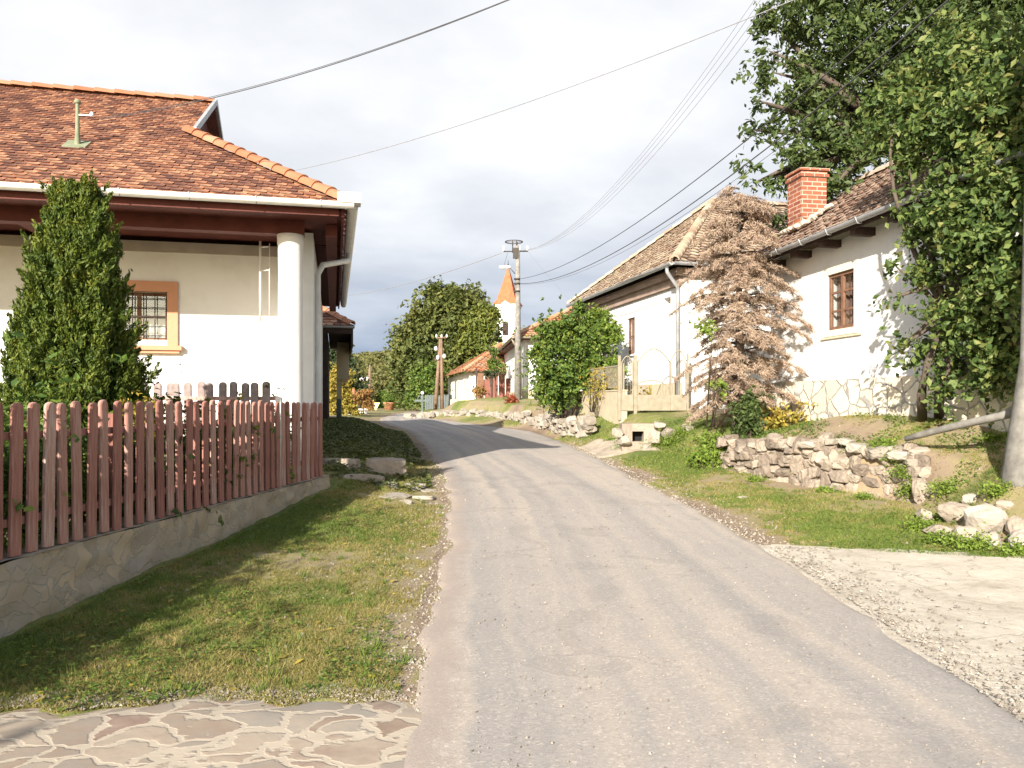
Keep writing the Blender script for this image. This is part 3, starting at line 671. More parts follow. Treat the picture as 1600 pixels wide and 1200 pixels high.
build('beam', mb, M['maroon'], lh)
for a in (.83, 9.2, 13.2, 17.2):
    c = FL(a, .81, .45); build('column', MB().lathe(c, [(.23, 0), (.23, .35), (.20, .4), (.192, 1.6), (.185, 3.2), (.19, 3.55), (.20, 3.62), (.205, 3.75)], 28), M['white'], lh)
# roof
cs = 1/math.sqrt(1+TP*TP); O = FL(0, 0, ZE); S = vv+Vector((0, 0, TP)); 
def un(s): b = np.asarray(s)*cs; return np.where(b < GB, b*GA/GB, GA-.10)
front = (O, -uu, S, un, lambda s: 22.+0*np.asarray(s), 5.9/cs)
TE = (ZG-ZE)/GA; ce = 1/math.sqrt(1+TE*TE)
end = (O, vv, -uu+Vector((0, 0, TE)), lambda s: np.asarray(s)*ce*GB/GA, lambda s: 11.8-np.asarray(s)*ce*GB/GA, GA/ce)
back = (FL(22, 11.8, ZE), uu, -vv+Vector((0, 0, TP)), lambda s: 0*np.asarray(s), lambda s: 22-np.where(np.asarray(s)*cs < GB, np.asarray(s)*cs*GA/GB, GA-.1), 5.9/cs)
rf = roof_part(lh, [front, end, back], M['tiles_red'], M['maroon'], w=.175, e=.15, th=.016)
mb = MB(); RT(mb, V3(FL(22, 5.9, ZRG+.04)), V3(FL(GA-.1, 5.9, ZRG+.04)), .10, .38)
RT(mb, V3(FL(.0, .0, ZE+.05)), V3(FL(GA, GB, ZG+.06)), .11, .36); RT(mb, V3(FL(0, 11.8, ZE+.05)), V3(FL(GA, 11.8-GB, ZG+.06)), .11, .36)
build_runs(M['ridge_orange'], rf)
mb = MB(); mb.add([FL(GA+.1, GB, ZG), FL(GA+.1, 11.8-GB, ZG), FL(GA+.1, 5.9, ZRG-.03), FL(GA+.14, GB, ZG), FL(GA+.14, 11.8-GB, ZG), FL(GA+.14, 5.9, ZRG-.03)], [(0, 1, 2), (5, 4, 3), (0, 3, 4, 1), (1, 4, 5, 2), (2, 5, 3, 0)])
build('gablet', mb, M['maroon'], rf)
mb = MB()
for q in (GB, 11.8-GB):
    a0, a1 = GA-.16, GA-.10
    p = [FL(a0, q, ZG+.0), FL(a1, q, ZG+.0), FL(a1, 5.9, ZRG-.02), FL(a0, 5.9, ZRG-.02)]; h = [(x, y, z+.13) for x, y, z in p]
    mb.hexa(p+h)
build('barge_board', mb, M['zinc'], rf)
# gutters
gt = MB(); gutter(gt, FL(-.12, -.09, ZE-.01), FL(21, -.09, ZE+.0), .085); go = build('gutter', gt, M['gutter_white'], lh)
for i in range(24): 
    a = .35+i*.9; mb = MB(); mb.tube([FL(a, .0, ZE-.0), FL(a, -.09+.09*math.cos(R(250)), ZE-.01+.095*math.sin(R(250))), FL(a, -.19, ZE+.0)], .008, 5)
    build('gutter_bracket', mb, M['zinc'], go)
gt = MB(); gutter(gt, FL(-.10, .0, ZE-.03), FL(-.10, 11.9, ZE-.03), .085); g2 = build('gutter', gt, M['gutter_white'], lh)
mb = MB(); mb.box(-.22, .12, -.19, .08, ZE-.02, ZE+.13, FL); build('corner_box', mb, M['gutter_white'], g2)
mb = MB(); mb.tube([FL(-.1, 3.3, ZE-.1), FL(-.1, 3.3, ZE-.25), FL(.36, 2.1, 3.98), FL(.44, 2.0, 3.8), FL(.44, 2.0, .75), FL(.40, 1.9, .68)], .05, 12); build('downpipe', mb, M['gutter_white'], lh)
mb = MB(); mb.tube([FL(1.33, 1.35, 4.2), FL(1.33, 1.35, 2.9)], .020, 8); mb.tube([FL(1.18, 1.25, 4.15), FL(1.18, 1.25, 2.9)], .008, 8)
for z in (4.1, 3.72): mb.tube([FL(1.33, 1.35, z), FL(1.18, 1.25, z)], .010, 6)
mb.tube([FL(1.33, 1.35, 2.95), FL(1.33, 1.35, .5)], .012, 6)
build('bracket', mb, M['gutter_white'], lh)
# roof mast
mm = thing('roof_mast', FL(4.22, 2.05, ZE+TP*2.05), 'short rusty green service mast standing on the left tiled roof', 'mast')
zb = ZE+TP*2.05; bpt = FL(4.22, 2.05, zb-.1)
build('pipe', MB().lathe(bpt, [(.065, 0), (.05, .1), (.033, .32), (.028, .76), (.028, .8)], 14), M['pipe_green'], mm)
build('cap', MB().lathe((bpt[0], bpt[1], bpt[2]+.78), [(.03, 0), (.050, .01), (.052, .04), (.03, .07), (.005, .08)], 14), M['pipe_green'], mm)
mb = MB(); mb.box(4.06, 4.40, 1.88, 2.22, zb-.07, zb-.02, lambda a, b, z: FL(a, b, z+TP*(b-2.05)+.06)); build('flashing', mb, M['pipe_green'], mm)
mb = MB(); mb.tube([FL(4.22, 2.05, zb+.5), FL(3.98, 1.95, zb+.48)], .012, 6); mb.lathe(FL(3.98, 1.95, zb+.46), [(.02, 0), (.035, .03), (.02, .07)], 8); build('insulator', mb, M['porcelain'], mm)
# windows
def casement(root, F, a0, a1, z0, z1, b, cols, rows, frame_m, pane_m=None, curtain=False, fw=.05, depth=.06, name='window', curt=None):
    mb = MB(); mb.box(a0, a0+fw, b, b+depth, z0, z1, F); mb.box(a1-fw, a1, b, b+depth, z0, z1, F); mb.box(a0+fw, a1-fw, b, b+depth, z0, z0+fw, F); mb.box(a0+fw, a1-fw, b, b+depth, z1-fw, z1, F)
    for c in range(1, cols): x = a0+(a1-a0)*c/cols; mb.box(x-fw*.6, x+fw*.6, b+.004, b+depth-.004, z0+fw, z1-fw, F)
    xs_ = [a0+fw]+[a0+(a1-a0)*c/cols for c in range(1, cols)]+[a1-fw]
    for r in range(1, rows):
        z = z0+(z1-z0)*r/rows
        for c in range(cols): mb.box(xs_[c]+(fw*.6 if c else 0), xs_[c+1]-(fw*.6 if c < cols-1 else 0), b+.012, b+depth-.012, z-fw*.32, z+fw*.32, F)
    wn = build(name, mb, frame_m, root)
    build('pane', MB().box(a0+fw*.5, a1-fw*.5, b+depth*.5, b+depth*.5+.006, z0+fw*.5, z1-fw*.5, F), pane_m or M['clear'], wn)
    if curtain:
        cm = MB(); n = 60
        def cf(u, v): a = a0+.04+(a1-a0-.08)*u; return F(a, b+depth+.10+.02*math.sin(a*55)+.01*math.sin(a*23), z0+.02+(z1-z0-.05)*v*curtain)
        cm.grid(cf, n, 2); build('curtain', cm, curt or M['curtain'], wn)
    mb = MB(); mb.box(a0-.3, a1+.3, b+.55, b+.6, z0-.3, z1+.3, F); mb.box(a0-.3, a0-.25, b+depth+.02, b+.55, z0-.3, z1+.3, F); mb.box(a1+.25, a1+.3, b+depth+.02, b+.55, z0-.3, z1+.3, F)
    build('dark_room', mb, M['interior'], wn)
    return wn
for (w0, w1) in ((2.95, 3.92), (9, 10)):
    wn = casement(lh, FL, w0, w1, 2.66, 3.48, 2.64, 2, 2, M['brown_wood'], curtain=.62)
    mb = MB(); mb.box(w0-.17, w0, 2.455, 2.56, 2.56, 3.66, FL); mb.box(w1, w1+.17, 2.455, 2.56, 2.56, 3.66, FL); mb.box(w0, w1, 2.455, 2.56, 3.48, 3.66, FL)
    build('surround', mb, M['orange_trim'], wn)
    mb = MB(); mb.box(w0-.24, w1+.24, 2.37, 2.64, 2.48, 2.56, FL); mb.box(w0-.2, w1+.2, 2.41, 2.60, 2.43, 2.477, FL); build('sill', mb, M['orange_trim'], wn)
    mb = MB()
    for i in range(6): a = w0+.04+(w1-w0-.08)*i/5; mb.tube([FL(a, 2.58, 2.66), FL(a, 2.58, 3.47)], .009, 6)
    for z in (2.74, 2.9, 3.06, 3.22, 3.38): mb.box(w0, w1, 2.572, 2.588, z-.006, z+.006, FL)
    build('grille', mb, M['iron'], wn)

# ================================================================== FENCE + BASE WALL
fd = Vector((.119, 1, 0)).normalized(); fn_ = Vector((fd.y, -fd.x, 0))
def FF(s, t, z):   # s = world y at fence line, t = toward road
    return (XF(s)+fn_.x*t, s+fn_.y*t, z)
fb = thing('retaining_wall', FF(5, .05, 0), 'low rubble stone base wall under the red picket fence', 'wall')
def zg(s): return float(T0(XF(s)+.25, s))
mb = MB(); n = 150
def face(u, v):
    s = -2+13.45*u; z = zg(s)-.15+(.5-zg(s)+.15)*v; k = 1.6*(float(vn(s*1.0, z*1.6, 5.5, 80, 4))-.5)
    return FF(s, .10+.05*k+(1-v)*.03, z)
mb.grid(face, 260, 12)
mb.grid(lambda u, v: FF(-2+13.45*u, -.14+v*(.24+.05*(float(vn(-2+13.45*u, .8, 3.6, 80, 3))-.5)), .5+.012*float(vn(u*90, v, 1, 81, 2))-(.003 if 0 < v < 1 else 0)), 260, 2)
mb.box(11.44, 11.46, -.14, .1, .1, .5, FF); mb.box(-2, 11.45, -.15, -.14, .0, .5, FF)
build('masonry', mb, M['base_wall'], fb)
pf = thing('picket_fence', FF(5, 0, .5), 'worn red-brown picket fence along the verge in front of the white house', 'fence')
def picket_mb(w_=.098, h=1.09, t=.03):
    mb = MB(); k = 8; prof = [(-w_/2, 0), (w_/2, 0)]+[(w_/2*math.cos(math.pi*i/k), h-w_*.42+w_*.42*math.sin(math.pi*i/k)) for i in range(k+1)]
    # cross-section slightly rounded front: 3 slabs deep
    n = len(prof); vs = [(x, -t/2, z) for x, z in prof]+[(x*.97, t*.2, z*1.0) for x, z in prof]+[(x*.72, t/2, z-.004) for x, z in prof]
    fs = [tuple(range(n))[::-1], tuple(range(2*n, 3*n))]
    for a in (0, n): fs += [(a+i, a+(i+1) % n, a+n+(i+1) % n, a+n+i) for i in range(n)]
    return mb.add(vs, fs)
pm = picket_mb(); pme = bpy.data.meshes.new('picket'); pme.from_pydata(pm.v, [], pm.f); pme.update(); pme.materials.append(M['picket'])
ang = math.atan2(fd.y, fd.x)
s = -1.9; i = 0
while s < 11.35:
    p = bpy.data.objects.new('picket', pme); COL.objects.link(p); p.parent = pf
    q = V3(FF(s, .035, .515+random.uniform(-.006, .006)))-pf.location; p.location = q
    p.rotation_euler = (random.gauss(0, .012), random.gauss(0, .012), ang+math.pi+random.gauss(0, .03)); p.scale = (random.uniform(.94, 1.06), 1, random.uniform(.992, 1.01)*(1+.012*math.sin(s)))
    s += .163
mb = MB()
for z in (.72, 1.33): mb.box(-1.95, 11.36, -.045, .012, z, z+.055, FF)
build('rail', mb, M['picket'], pf)
for s in (-.5, 1.9, 4.3, 6.7, 9.1, 11.3):
    build('post', MB().box(s-.03, s+.03, -.115, -.048, .48, 1.5, FF), M['picket'], pf)
# inner garden fence
gf = thing('picket_fence', (-3.4, 9.9, .5), 'short inner picket fence standing across the garden in front of the porch wall', 'fence')
pm2 = picket_mb(.10, 1.36, .028); pme2 = bpy.data.meshes.new('picket'); pme2.from_pydata(pm2.v, [], pm2.f); pme2.update(); pme2.materials.append(M['picket_grey'])
for i in range(14):
    p = bpy.data.objects.new('picket', pme2); COL.objects.link(p); p.parent = gf; p.location = Vector((-3.16-.152*i, 9.9+.02*i, .5))-gf.location
    p.rotation_euler = (random.gauss(0, .012), random.gauss(0, .012), math.pi+random.gauss(0, .03)); p.scale = (1, 1, random.uniform(.99, 1.01))
mb = MB(); mb.box(-5.2, -3.0, 9.935, 9.97, 1.62, 1.67); mb.box(-5.2, -3.0, 9.935, 9.97, .85, .90); build('rail', mb, M['picket'], gf)
build('post', MB().box(-3.06, -2.99, 9.93, 10.0, .45, 1.66), M['white_paint'], gf)

# steps + slabs at the garden gate
st = thing('stone_steps', (-2.7, 12.6, .3), 'worn stone steps in the shade at the end of the picket fence', 'steps')
for c, sz in (((-2.45, 12.35, .27), (.48, .36, .17)), ((-2.95, 13.2, .44), (.36, .38, .19)), ((-2.2, 13.35, .48), (.42, .3, .16)), ((-2.75, 11.95, .22), (.3, .3, .12))):
    V, Fc = rock(c, (sz[0]*1.15, sz[1]*1.1, sz[2]*1.2), .2, 5, .06); npmesh('step', V, Fc, M['rock'], st, False)
sl = thing('stone_slabs', (-1.6, 11, .15), 'flat pale flagstones between the gate steps and the road', 'slabs')
for px, py, w_ in ((610, 775, .34), (640, 762, .3), (655, 778, .26), (600, 760, .22), (668, 768, .14), (630, 788, .16)):
    q = G(px, py); V, Fc = rock((q.x, q.y, q.z-.005), (w_*1.15, w_*.85, .045), None, 6, .08); npmesh('slab', V, Fc, M['rock_pale'], sl, False)

# ================================================================== DARK NEXT HOUSE (left)
nh = thing('house', (-6.6, 26, .9), 'small dark-fronted house with clay tiles just past the porch house', 'house')
def FN(a, b, z): p = Vector((-5.75, 24, 0))-uu*a+vv*b; return (p.x, p.y, z)
mb = MB(); mb.box(0, 5, 0, 7, .5, 3.75, FN); build('wall', mb, M['dark_wood'], nh)
def FQ(a, b, z): p = Vector((-6.2, 27.2, 0))+uu*a+vv*b; return (p.x, p.y, z)
mb = MB(); mb.box(0, .42, 0, 5, 2.4, 3.72, FQ); mb.box(0, .17, .1, 5, .6, 2.4, FQ); build('porch_wall', mb, M['cream'], nh)
mb = MB(); mb.box(-.02, .14, -.35, .06, .6, 1.7, FQ); build('plinth', mb, M['bluegrey'], nh)
E0 = FN(-.72, -.45, 3.95); tn = .62
pl = [(E0, -uu, vv+Vector((0, 0, tn)), lambda s: np.asarray(s)*.85, lambda s: 6.+0*np.asarray(s), 3.4), (E0, vv, -uu+Vector((0, 0, tn)), lambda s: np.asarray(s)*.85, lambda s: 8.-np.asarray(s)*.85, 3.4)]
nr = roof_part(nh, pl, M['tiles_red'], M['dark_wood'], w=.22, e=.2, th=.03)
mb = MB(); RT(mb, V3(E0)+Vector((0, 0, .05)), V3(FN(-.72+2.89, -.45+2.89, 3.95+2.89*tn+.05)), .12, .35); build_runs(M['tiles_red'], nr)
mb = MB(); mb.box(-.75, 5, -.49, -.45, 3.70, 3.93, FN); mb.box(-.76, -.70, -.45, 7.5, 3.3, 3.93, FN); mb.box(-.70, 5, -.45, 0, 3.74, 3.78, FN); mb.box(-.7, -.01, 0, 7.4, 3.74, 3.78, FN); build('fascia', mb, M['dark_wood'], nh)
mb = MB(); gutter(mb, FN(-.8, -.56, 3.93), FN(5, -.56, 3.93), .07); build('gutter', mb, M['zinc'], nh)

# ================================================================== RIGHT FRONT HOUSE
w1 = Vector((-.152, .988, 0)).normalized(); n1_ = Vector((w1.y, -w1.x, 0)); O1 = Vector((6.64, 12.45, 0))
def F1(s, t, z): p = O1+w1*s+n1_*t; return (p.x, p.y, z)
rh = thing('house', F1(0, 1, 1.3), 'long low whitewashed house with stone plinth and brick chimney, nearest on the right', 'house')
mb = MB(); wall_holes(mb, F1, -8, 5.05, 0, .45, 2.03, 4.72, [(1.84, 2.73, 3.0, 4.09), (-4.5, -3.6, 3.0, 4.09)]); mb.box(4.65, 5.05, .45, 5.2, 1.0, 4.72, F1)
mb.add([F1(5.05, -.02, 4.72), F1(5.05, 5.2, 4.72), F1(5.05, 2.4, 6.5), F1(4.8, -.02, 4.72), F1(4.8, 5.2, 4.72), F1(4.8, 2.4, 6.5)], [(0, 1, 2), (5, 4, 3), (1, 0, 3, 4), (2, 1, 4, 5), (0, 2, 5, 3)])
build('wall', mb, M['white'], rh)
mb = MB(); mb.grid(lambda u, v: F1(-8+13.1*u, -.05+.02*(float(vn(u*26, v*2, 1, 90, 2))-.5), .7+1.33*v), 120, 8); mb.grid(lambda u, v: F1(-8+13.1*u, -.05+.05*v, 2.03+.004*v), 40, 1); mb.box(5.06, 5.1, -.05, 5.2, .7, 2.03, F1)
build('plinth', mb, M['plinth'], rh)
wn = casement(rh, F1, 1.84, 2.73, 3.0, 4.09, .03, 2, 3, M['brown_wood'], fw=.065, curtain=1.0, curt=M['brown_curtain'])
mb = MB(); a0, a1, z0, z1 = 1.84, 2.73, 3.0, 4.09
for (p, q, r_, s_) in ((a0-.13, a0, z0-.12, z1+.14), (a1, a1+.13, z0-.12, z1+.14), (a0, a1, z1, z1+.14), (a0, a1, z0-.12, z0)): mb.box(p, q, -.014, -.001, r_, s_, F1)
build('surround', mb, M['cream_light'], wn)
build('sill', MB().box(a0-.25, a1+.2, -.035, -.016, z0-.17, z0-.14, F1), M['cream'], wn)
casement(rh, F1, -4.5, -3.6, 3.0, 4.09, .03, 2, 3, M['brown_wood'], fw=.06)
t1 = 1.95/2.85; E1 = F1(-8.2, -.45, 4.80)
planes = [(F1(5.45, -.45, 4.80), -w1, n1_+Vector((0, 0, t1)), lambda s: 0*np.asarray(s), lambda s: 13.6+0*np.asarray(s), math.hypot(2.85, 1.95)),
          (F1(-8.15, 5.25, 4.80), w1, -n1_+Vector((0, 0, t1)), lambda s: 0*np.asarray(s), lambda s: 13.6+0*np.asarray(s), math.hypot(2.85, 1.95))]
rr = roof_part(rh, planes, M['tiles_old'], M['dark_wood'], w=.24, e=.24, th=.035, rounded=True, jit=.010)
mb = MB(); RT(mb, V3(F1(5.4, 2.4, 6.78)), V3(F1(-8.1, 2.4, 6.78)), .13, .4); build_runs(M['tiles_old'], rr)
mb = MB(); gutter(mb, F1(5.5, -.53, 4.76), F1(-8, -.53, 4.80), .075); gg = build('gutter', mb, M['zinc'], rh)
for i in range(15):
    s = -7.5+i*.93; mb = MB(); mb.tube([F1(s, -.44, 4.80), F1(s, -.50, 4.68), F1(s, -.57, 4.68), F1(s, -.615, 4.79)], .012, 5)
    build('gutter_bracket', mb, M['zinc'], gg)
for i in range(12):
    s = -7.2+i*1.05; build('rafter_end', MB().box(s, s+.15, -.40, 0, 4.56, 4.70, F1), M['dark_wood'], rh)
build('fascia', MB().box(-8, 5.4, -.43, -.405, 4.66, 4.78, F1), M['dark_wood'], rh)
cp = Vector((6.45, 16.8, 0))
def FC(a, b, z): p = cp+w1*a+n1_*b; return (p.x, p.y, z)
mb = MB(); mb.box(-.29, .29, -.29, .29, 5.0, 6.44, FC); ch = build('chimney', mb, M['brick'], rr)
mb = MB(); mb.box(-.33, .33, -.33, .33, 6.44, 6.50, FC); mb.box(-.30, .30, -.30, .30, 6.50, 6.57, FC); mb.box(-.34, .34, -.34, .34, 6.57, 6.62, FC); build('chimney_cap', mb, M['brick'], ch)
mb = MB()
for i in range(9):
    V, Fc = rock(FC(-.34-.05*(i % 2), -.40+i*.09, 5.43+t1*(-.15+i*.09)), (.09, .07, .05)); mb.add(V, [tuple(f) for f in Fc])
for i in range(7):
    V, Fc = rock(FC(-.3+i*.1, -.38, 5.36), (.08, .09, .05)); mb.add(V, [tuple(f) for f in Fc])
build('mortar_flashing', mb, M['pale_stone'], ch)

# ================================================================== SECOND RIGHT HOUSE
w2 = Vector((-.223, .975, 0)).normalized(); n2_ = Vector((w2.y, -w2.x, 0)); O2 = Vector((4.86, 22, 0))
def F2(s, t, z): p = O2+w2*s+n2_*t; return (p.x, p.y, z)
h2 = thing('house', F2(4, 2, 1.4), 'tall white house with pale hipped tile roof behind the cream gate', 'house')
mb = MB(); wall_holes(mb, F2, 0, 8.9, 0, .45, 1.0, 5.38, [(.75, 1.25, 4.35, 4.72), (3.55, 4.22, 3.2, 4.42)]); mb.box(0, .45, .45, 12, 1.0, 5.38, F2); mb.box(8.45, 8.9, .45, 12, 1.0, 5.38, F2)
build('wall', mb, M['white'], h2)
build('vent_niche', MB().box(.72, 1.28, .2, .24, 4.3, 4.76, F2), M['grey_band'], h2)
mb = MB(); mb.box(-.04, 8.94, -.05, -.002, .9, 2.15, F2); build('plinth', mb, M['beige_wall'], h2)
mb = MB(); mb.prism([(0, 0)]*0 or [(-.04, 4.95), (8.95, 4.95), (8.95, 5.42), (-.04, 5.42)], F2, -.10, -.004); mb.box(-.1, 9.0, -.22, -.10, 5.2, 5.42, F2); mb.box(-.2, -.0, -.22, 12, 5.2, 5.42, F2); build('cornice', mb, M['band_brown'], h2)
casement(h2, F2, 3.55, 4.22, 3.2, 4.42, .05, 2, 2, M['brown_wood'], fw=.06)
build('sill', MB().box(3.45, 4.32, -.07, -.002, 3.13, 3.19, F2), M['white'], h2)
t2 = 3.1/4.95; tf = 3.1/3.75; ce2 = 1/math.hypot(1, tf); ratio = 4.95/3.75; cs2 = 1/math.hypot(1, t2)
e2 = 5.52
planes = [(F2(9.4, -.45, e2), -w2, n2_+Vector((0, 0, tf)), lambda s: np.asarray(s)*ce2*ratio, lambda s: 9.9-np.asarray(s)*ce2*ratio, 3.75/ce2),
          (F2(-.5, -.45, e2), n2_, w2+Vector((0, 0, t2)), lambda s: np.asarray(s)*cs2/ratio, lambda s: 13.+0*np.asarray(s), 4.95/cs2),
          (F2(9.4, 12.55, e2), -n2_, -w2+Vector((0, 0, t2)), lambda s: 0*np.asarray(s), lambda s: 13.-np.asarray(s)*cs2/ratio, 4.95/cs2)]
r2 = roof_part(h2, planes, M['tiles_pale'], M['dark_wood'], w=.26, e=.24, th=.035, jit=.01)
mb = MB(); ap = F2(4.45, 3.3, e2+3.16); RT(mb, F2(9.4, -.45, e2+.05), ap, .13, .4); RT(mb, F2(-.5, -.45, e2+.05), ap, .13, .4); RT(mb, ap, F2(4.45, 12.5, e2+3.16), .13, .4)
build_runs(M['tiles_pale'], r2)
mb = MB(); gutter(mb, F2(-.5, -.54, e2-.03), F2(9.4, -.54, e2-.03), .08); gutter(mb, F2(-.59, -.5, e2-.03), F2(-.59, 12.5, e2-.03), .08); build('gutter', mb, M['zinc'], h2)
mb = MB(); mb.tube([F2(-.2, -.54, e2-.1), F2(-.2, -.54, e2-.25), F2(.02, -.12, e2-.62), F2(.06, -.09, e2-.8), F2(.06, -.09, 1.4)], .055, 10); build('downpipe', mb, M['zinc'], h2)

# fence and gate of the second house
gw = thing('garden_wall', (2.4, 24, 1.3), 'low stained cream concrete wall in front of the big round bush', 'wall')
ga, gb_ = Vector((2.97, 21.2, 0)), Vector((1.5, 28.2, 0)); gd = (gb_-ga).normalized(); gn = Vector((gd.y, -gd.x, 0))
def FW(s, t, z): p = ga+gd*s+gn*t; return (p.x, p.y, z)
build('masonry', MB().box(0, 7.15, 0, .22, .9, 1.90, FW), M['beige_wall'], gw)
build('coping', MB().box(-.02, 7.17, -.02, .24, 1.90, 1.94, FW), M['beige_wall'], gw)
wf = thing('wire_fence', FW(2, .1, 1.94), 'thin cream railing on top of the low concrete wall', 'fence')
for s in (.03, 1.7, 3.4, 5.1, 6.9): build('post', MB().box(s, s+.05, .09, .14, 1.94, 2.66, FW), M['cream_paint'], wf)
mb = MB(); mb.box(.08, 6.9, .10, .13, 2.60, 2.64, FW); mb.box(.08, 6.9, .10, .13, 2.0, 2.03, FW)
for i in range(105):
    s = .1+i*.065
    if min(abs(s-q-.025) for q in (1.7, 3.4, 5.1)) > .05: mb.tube([FW(s, .115, 2.03), FW(s, .115, 2.6)], .006, 4, False)
build('mesh_panel', mb, M['cream_paint'], wf)
def FG(a, b, z): return (2.97+a, 21.15+a*.18+b, z)
gt_ = thing('gate', FG(1, 0, 1.3), 'cream metal gate with arched tops between low wall and white house', 'gate')
for a, zt_, w_ in ((-.05, 2.88, .08), (.40, 2.9, .09), (1.93, 2.95, .05)): build('post', MB().box(a, a+w_, 0, w_, 1.1, zt_, FG), M['cream_paint'], gt_)
def leafgate(a0, a1, zp, arch, nb, ring=False):
    mb = MB(); mb.box(a0, a1, .02, .045, 1.36, 1.80, FG); pn = build('gate_panel', mb, M['cream_paint'], gt_)
    mb = MB(); mb.box(a0, a0+.03, .015, .05, 1.80, 2.7, FG); mb.box(a1-.03, a1, .015, .05, 1.80, 2.7, FG)
    if arch: mb.tube([FG(a0+(a1-a0)*i/16, .03, zp+arch*math.sin(math.pi*i/16)) for i in range(17)], .016, 6)
    for i in range(1, nb): a = a0+(a1-a0)*i/nb; mb.tube([FG(a, .03, 1.80), FG(a, .03, zp+arch*math.sin(math.pi*i/nb))], .005, 5, False)
    if ring: mb.tube([FG(a1-.75+.55*math.cos(math.pi*i/12)+.2, .03, 1.82+.38*math.sin(math.pi*i/12)) for i in range(13)], .013, 6)
    build('gate_bars', mb, M['cream_paint'], gt_)
leafgate(.04, .39, 2.66, .2, 4); leafgate(.50, 1.45, 2.70, .38, 7, True); leafgate(1.46, 1.92, 2.74, .3, 4)

# ================================================================== THIRD, FOURTH HOUSE, CHURCH
w3 = Vector((-.089, .996, 0)).normalized(); n3_ = Vector((w3.y, -w3.x, 0))
def F3(s, t, z): p = Vector((.57, 38, 0))+w3*s+n3_*t; return (p.x, p.y, z)
h3 = thing('house', F3(3, 2, 1.8), 'white house with orange hipped roof behind the concrete lamp pole', 'house')
mb = MB(); wall_holes(mb, F3, 0, 15, 0, .4, 1.5, 4.7, [(2.5, 3.3, 2.7, 4.0), (6.2, 7.1, 2.7, 4.0), (10.5, 11.4, 2.7, 4.0)]); mb.box(0, .4, .4, 8, 1.5, 4.7, F3); build('wall', mb, M['white'], h3)
mb = MB(); mb.box(-.05, 15, -.06, -.003, 1.2, 2.15, F3); mb.box(-.06, -.003, -.05, 8, 1.2, 2.15, F3); build('plinth', mb, M['beige_wall'], h3)
for s in (2.5, 6.2, 10.5): casement(h3, F3, s, s+.85, 2.7, 4.0, .08, 2, 2, M['brown_wood'], fw=.07)
t3 = 2.3/4.5
planes = [(F3(15.4, -.5, 4.8), -w3, n3_+Vector((0, 0, t3)), lambda s: 0*np.asarray(s), lambda s: 15.9-np.asarray(s)/math.hypot(1, t3), 4.5*math.hypot(1, t3)),
          (F3(-.5, -.5, 4.8), n3_, w3+Vector((0, 0, t3)), lambda s: np.asarray(s)/math.hypot(1, t3), lambda s: 9.-np.asarray(s)/math.hypot(1, t3), 4.5*math.hypot(1, t3))]
r3 = roof_part(h3, planes, M['tiles_orange'], M['maroon'], w=.28, e=.26, th=.035, jit=.01)
mb = MB(); RT(mb, F3(-.5, -.5, 4.85), F3(4, 4, 7.16), .13, .4); RT(mb, F3(4, 4, 7.16), F3(15.3, 4, 7.16), .13, .4); build_runs(M['tiles_orange'], r3)
mb = MB(); gutter(mb, F3(-.55, -.58, 4.78), F3(15.3, -.58, 4.78), .09); gutter(mb, F3(-.58, -.5, 4.78), F3(-.58, 8, 4.78), .09); build('gutter', mb, M['cream_paint'], h3)
mb = MB(); mb.tube([F3(-.3, -.58, 4.7), F3(-.2, -.5, 4.5), F3(.08, -.12, 4.1), F3(.08, -.1, 1.9)], .06, 8); build('downpipe', mb, M['cream_paint'], h3)
mb = MB(); mb.tube([F3(14.6, -.58, 4.7), F3(14.7, -.5, 4.5), F3(14.85, -.12, 4.1), F3(14.85, -.1, 1.9)], .06, 8); build('downpipe', mb, M['cream_paint'], h3)
mb = MB(); mb.box(-.45, 15.3, -.45, 0, 4.66, 4.72, F3); mb.box(-.45, 0, 0, 8, 4.66, 4.72, F3); build('soffit', mb, M['maroon'], h3)

w4 = Vector((-.205, .979, 0)).normalized(); n4_ = Vector((w4.y, -w4.x, 0))
def F4(s, t, z): p = Vector((-2.65, 48, 0))+w4*s+n4_*t; return (p.x, p.y, z)
h4 = thing('house', F4(3, 2, 1.2), 'small far house with steep orange-brown roof beside the dark gate', 'house')
mb = MB(); wall_holes(mb, F4, 0, 11, 0, .35, .9, 3.45, [(2, 2.8, 1.9, 3.0), (5, 5.8, 1.9, 3.0), (8, 8.8, 1.9, 3.0)]); 
def F4n(a, b, z): return F4(b, a, z)
wall_holes(mb, F4n, .35, 5.5, 0, .35, .9, 3.45, [(.9, 1.7, 2.0, 3.0)]); build('wall', mb, M['white_old'], h4)
for s in (2, 5, 8): casement(h4, F4, s, s+.8, 1.9, 3.0, .08, 2, 2, M['brown_wood'], fw=.07)
casement(h4, F4n, .9, 1.7, 2.0, 3.0, .08, 2, 2, M['brown_wood'], fw=.06)
t4 = 1.95/3.2; k4 = math.hypot(1, t4)
planes = [(F4(11.4, -.45, 3.5), -w4, n4_+Vector((0, 0, t4)), lambda s: np.asarray(s)/k4, lambda s: 11.85-np.asarray(s)/k4*1.3, 3.2*k4),
          (F4(-.45, -.45, 3.5), n4_, w4+Vector((0, 0, 1.95/4.16)), lambda s: np.asarray(s)/math.hypot(1, 1.95/4.16)*(3.2/4.16), lambda s: 6.4-np.asarray(s)/math.hypot(1, 1.95/4.16)*(3.2/4.16), 4.16*math.hypot(1, 1.95/4.16))]
r4 = roof_part(h4, planes, M['tiles_orange'], M['dark_wood'], w=.28, e=.26, th=.035, jit=.01)
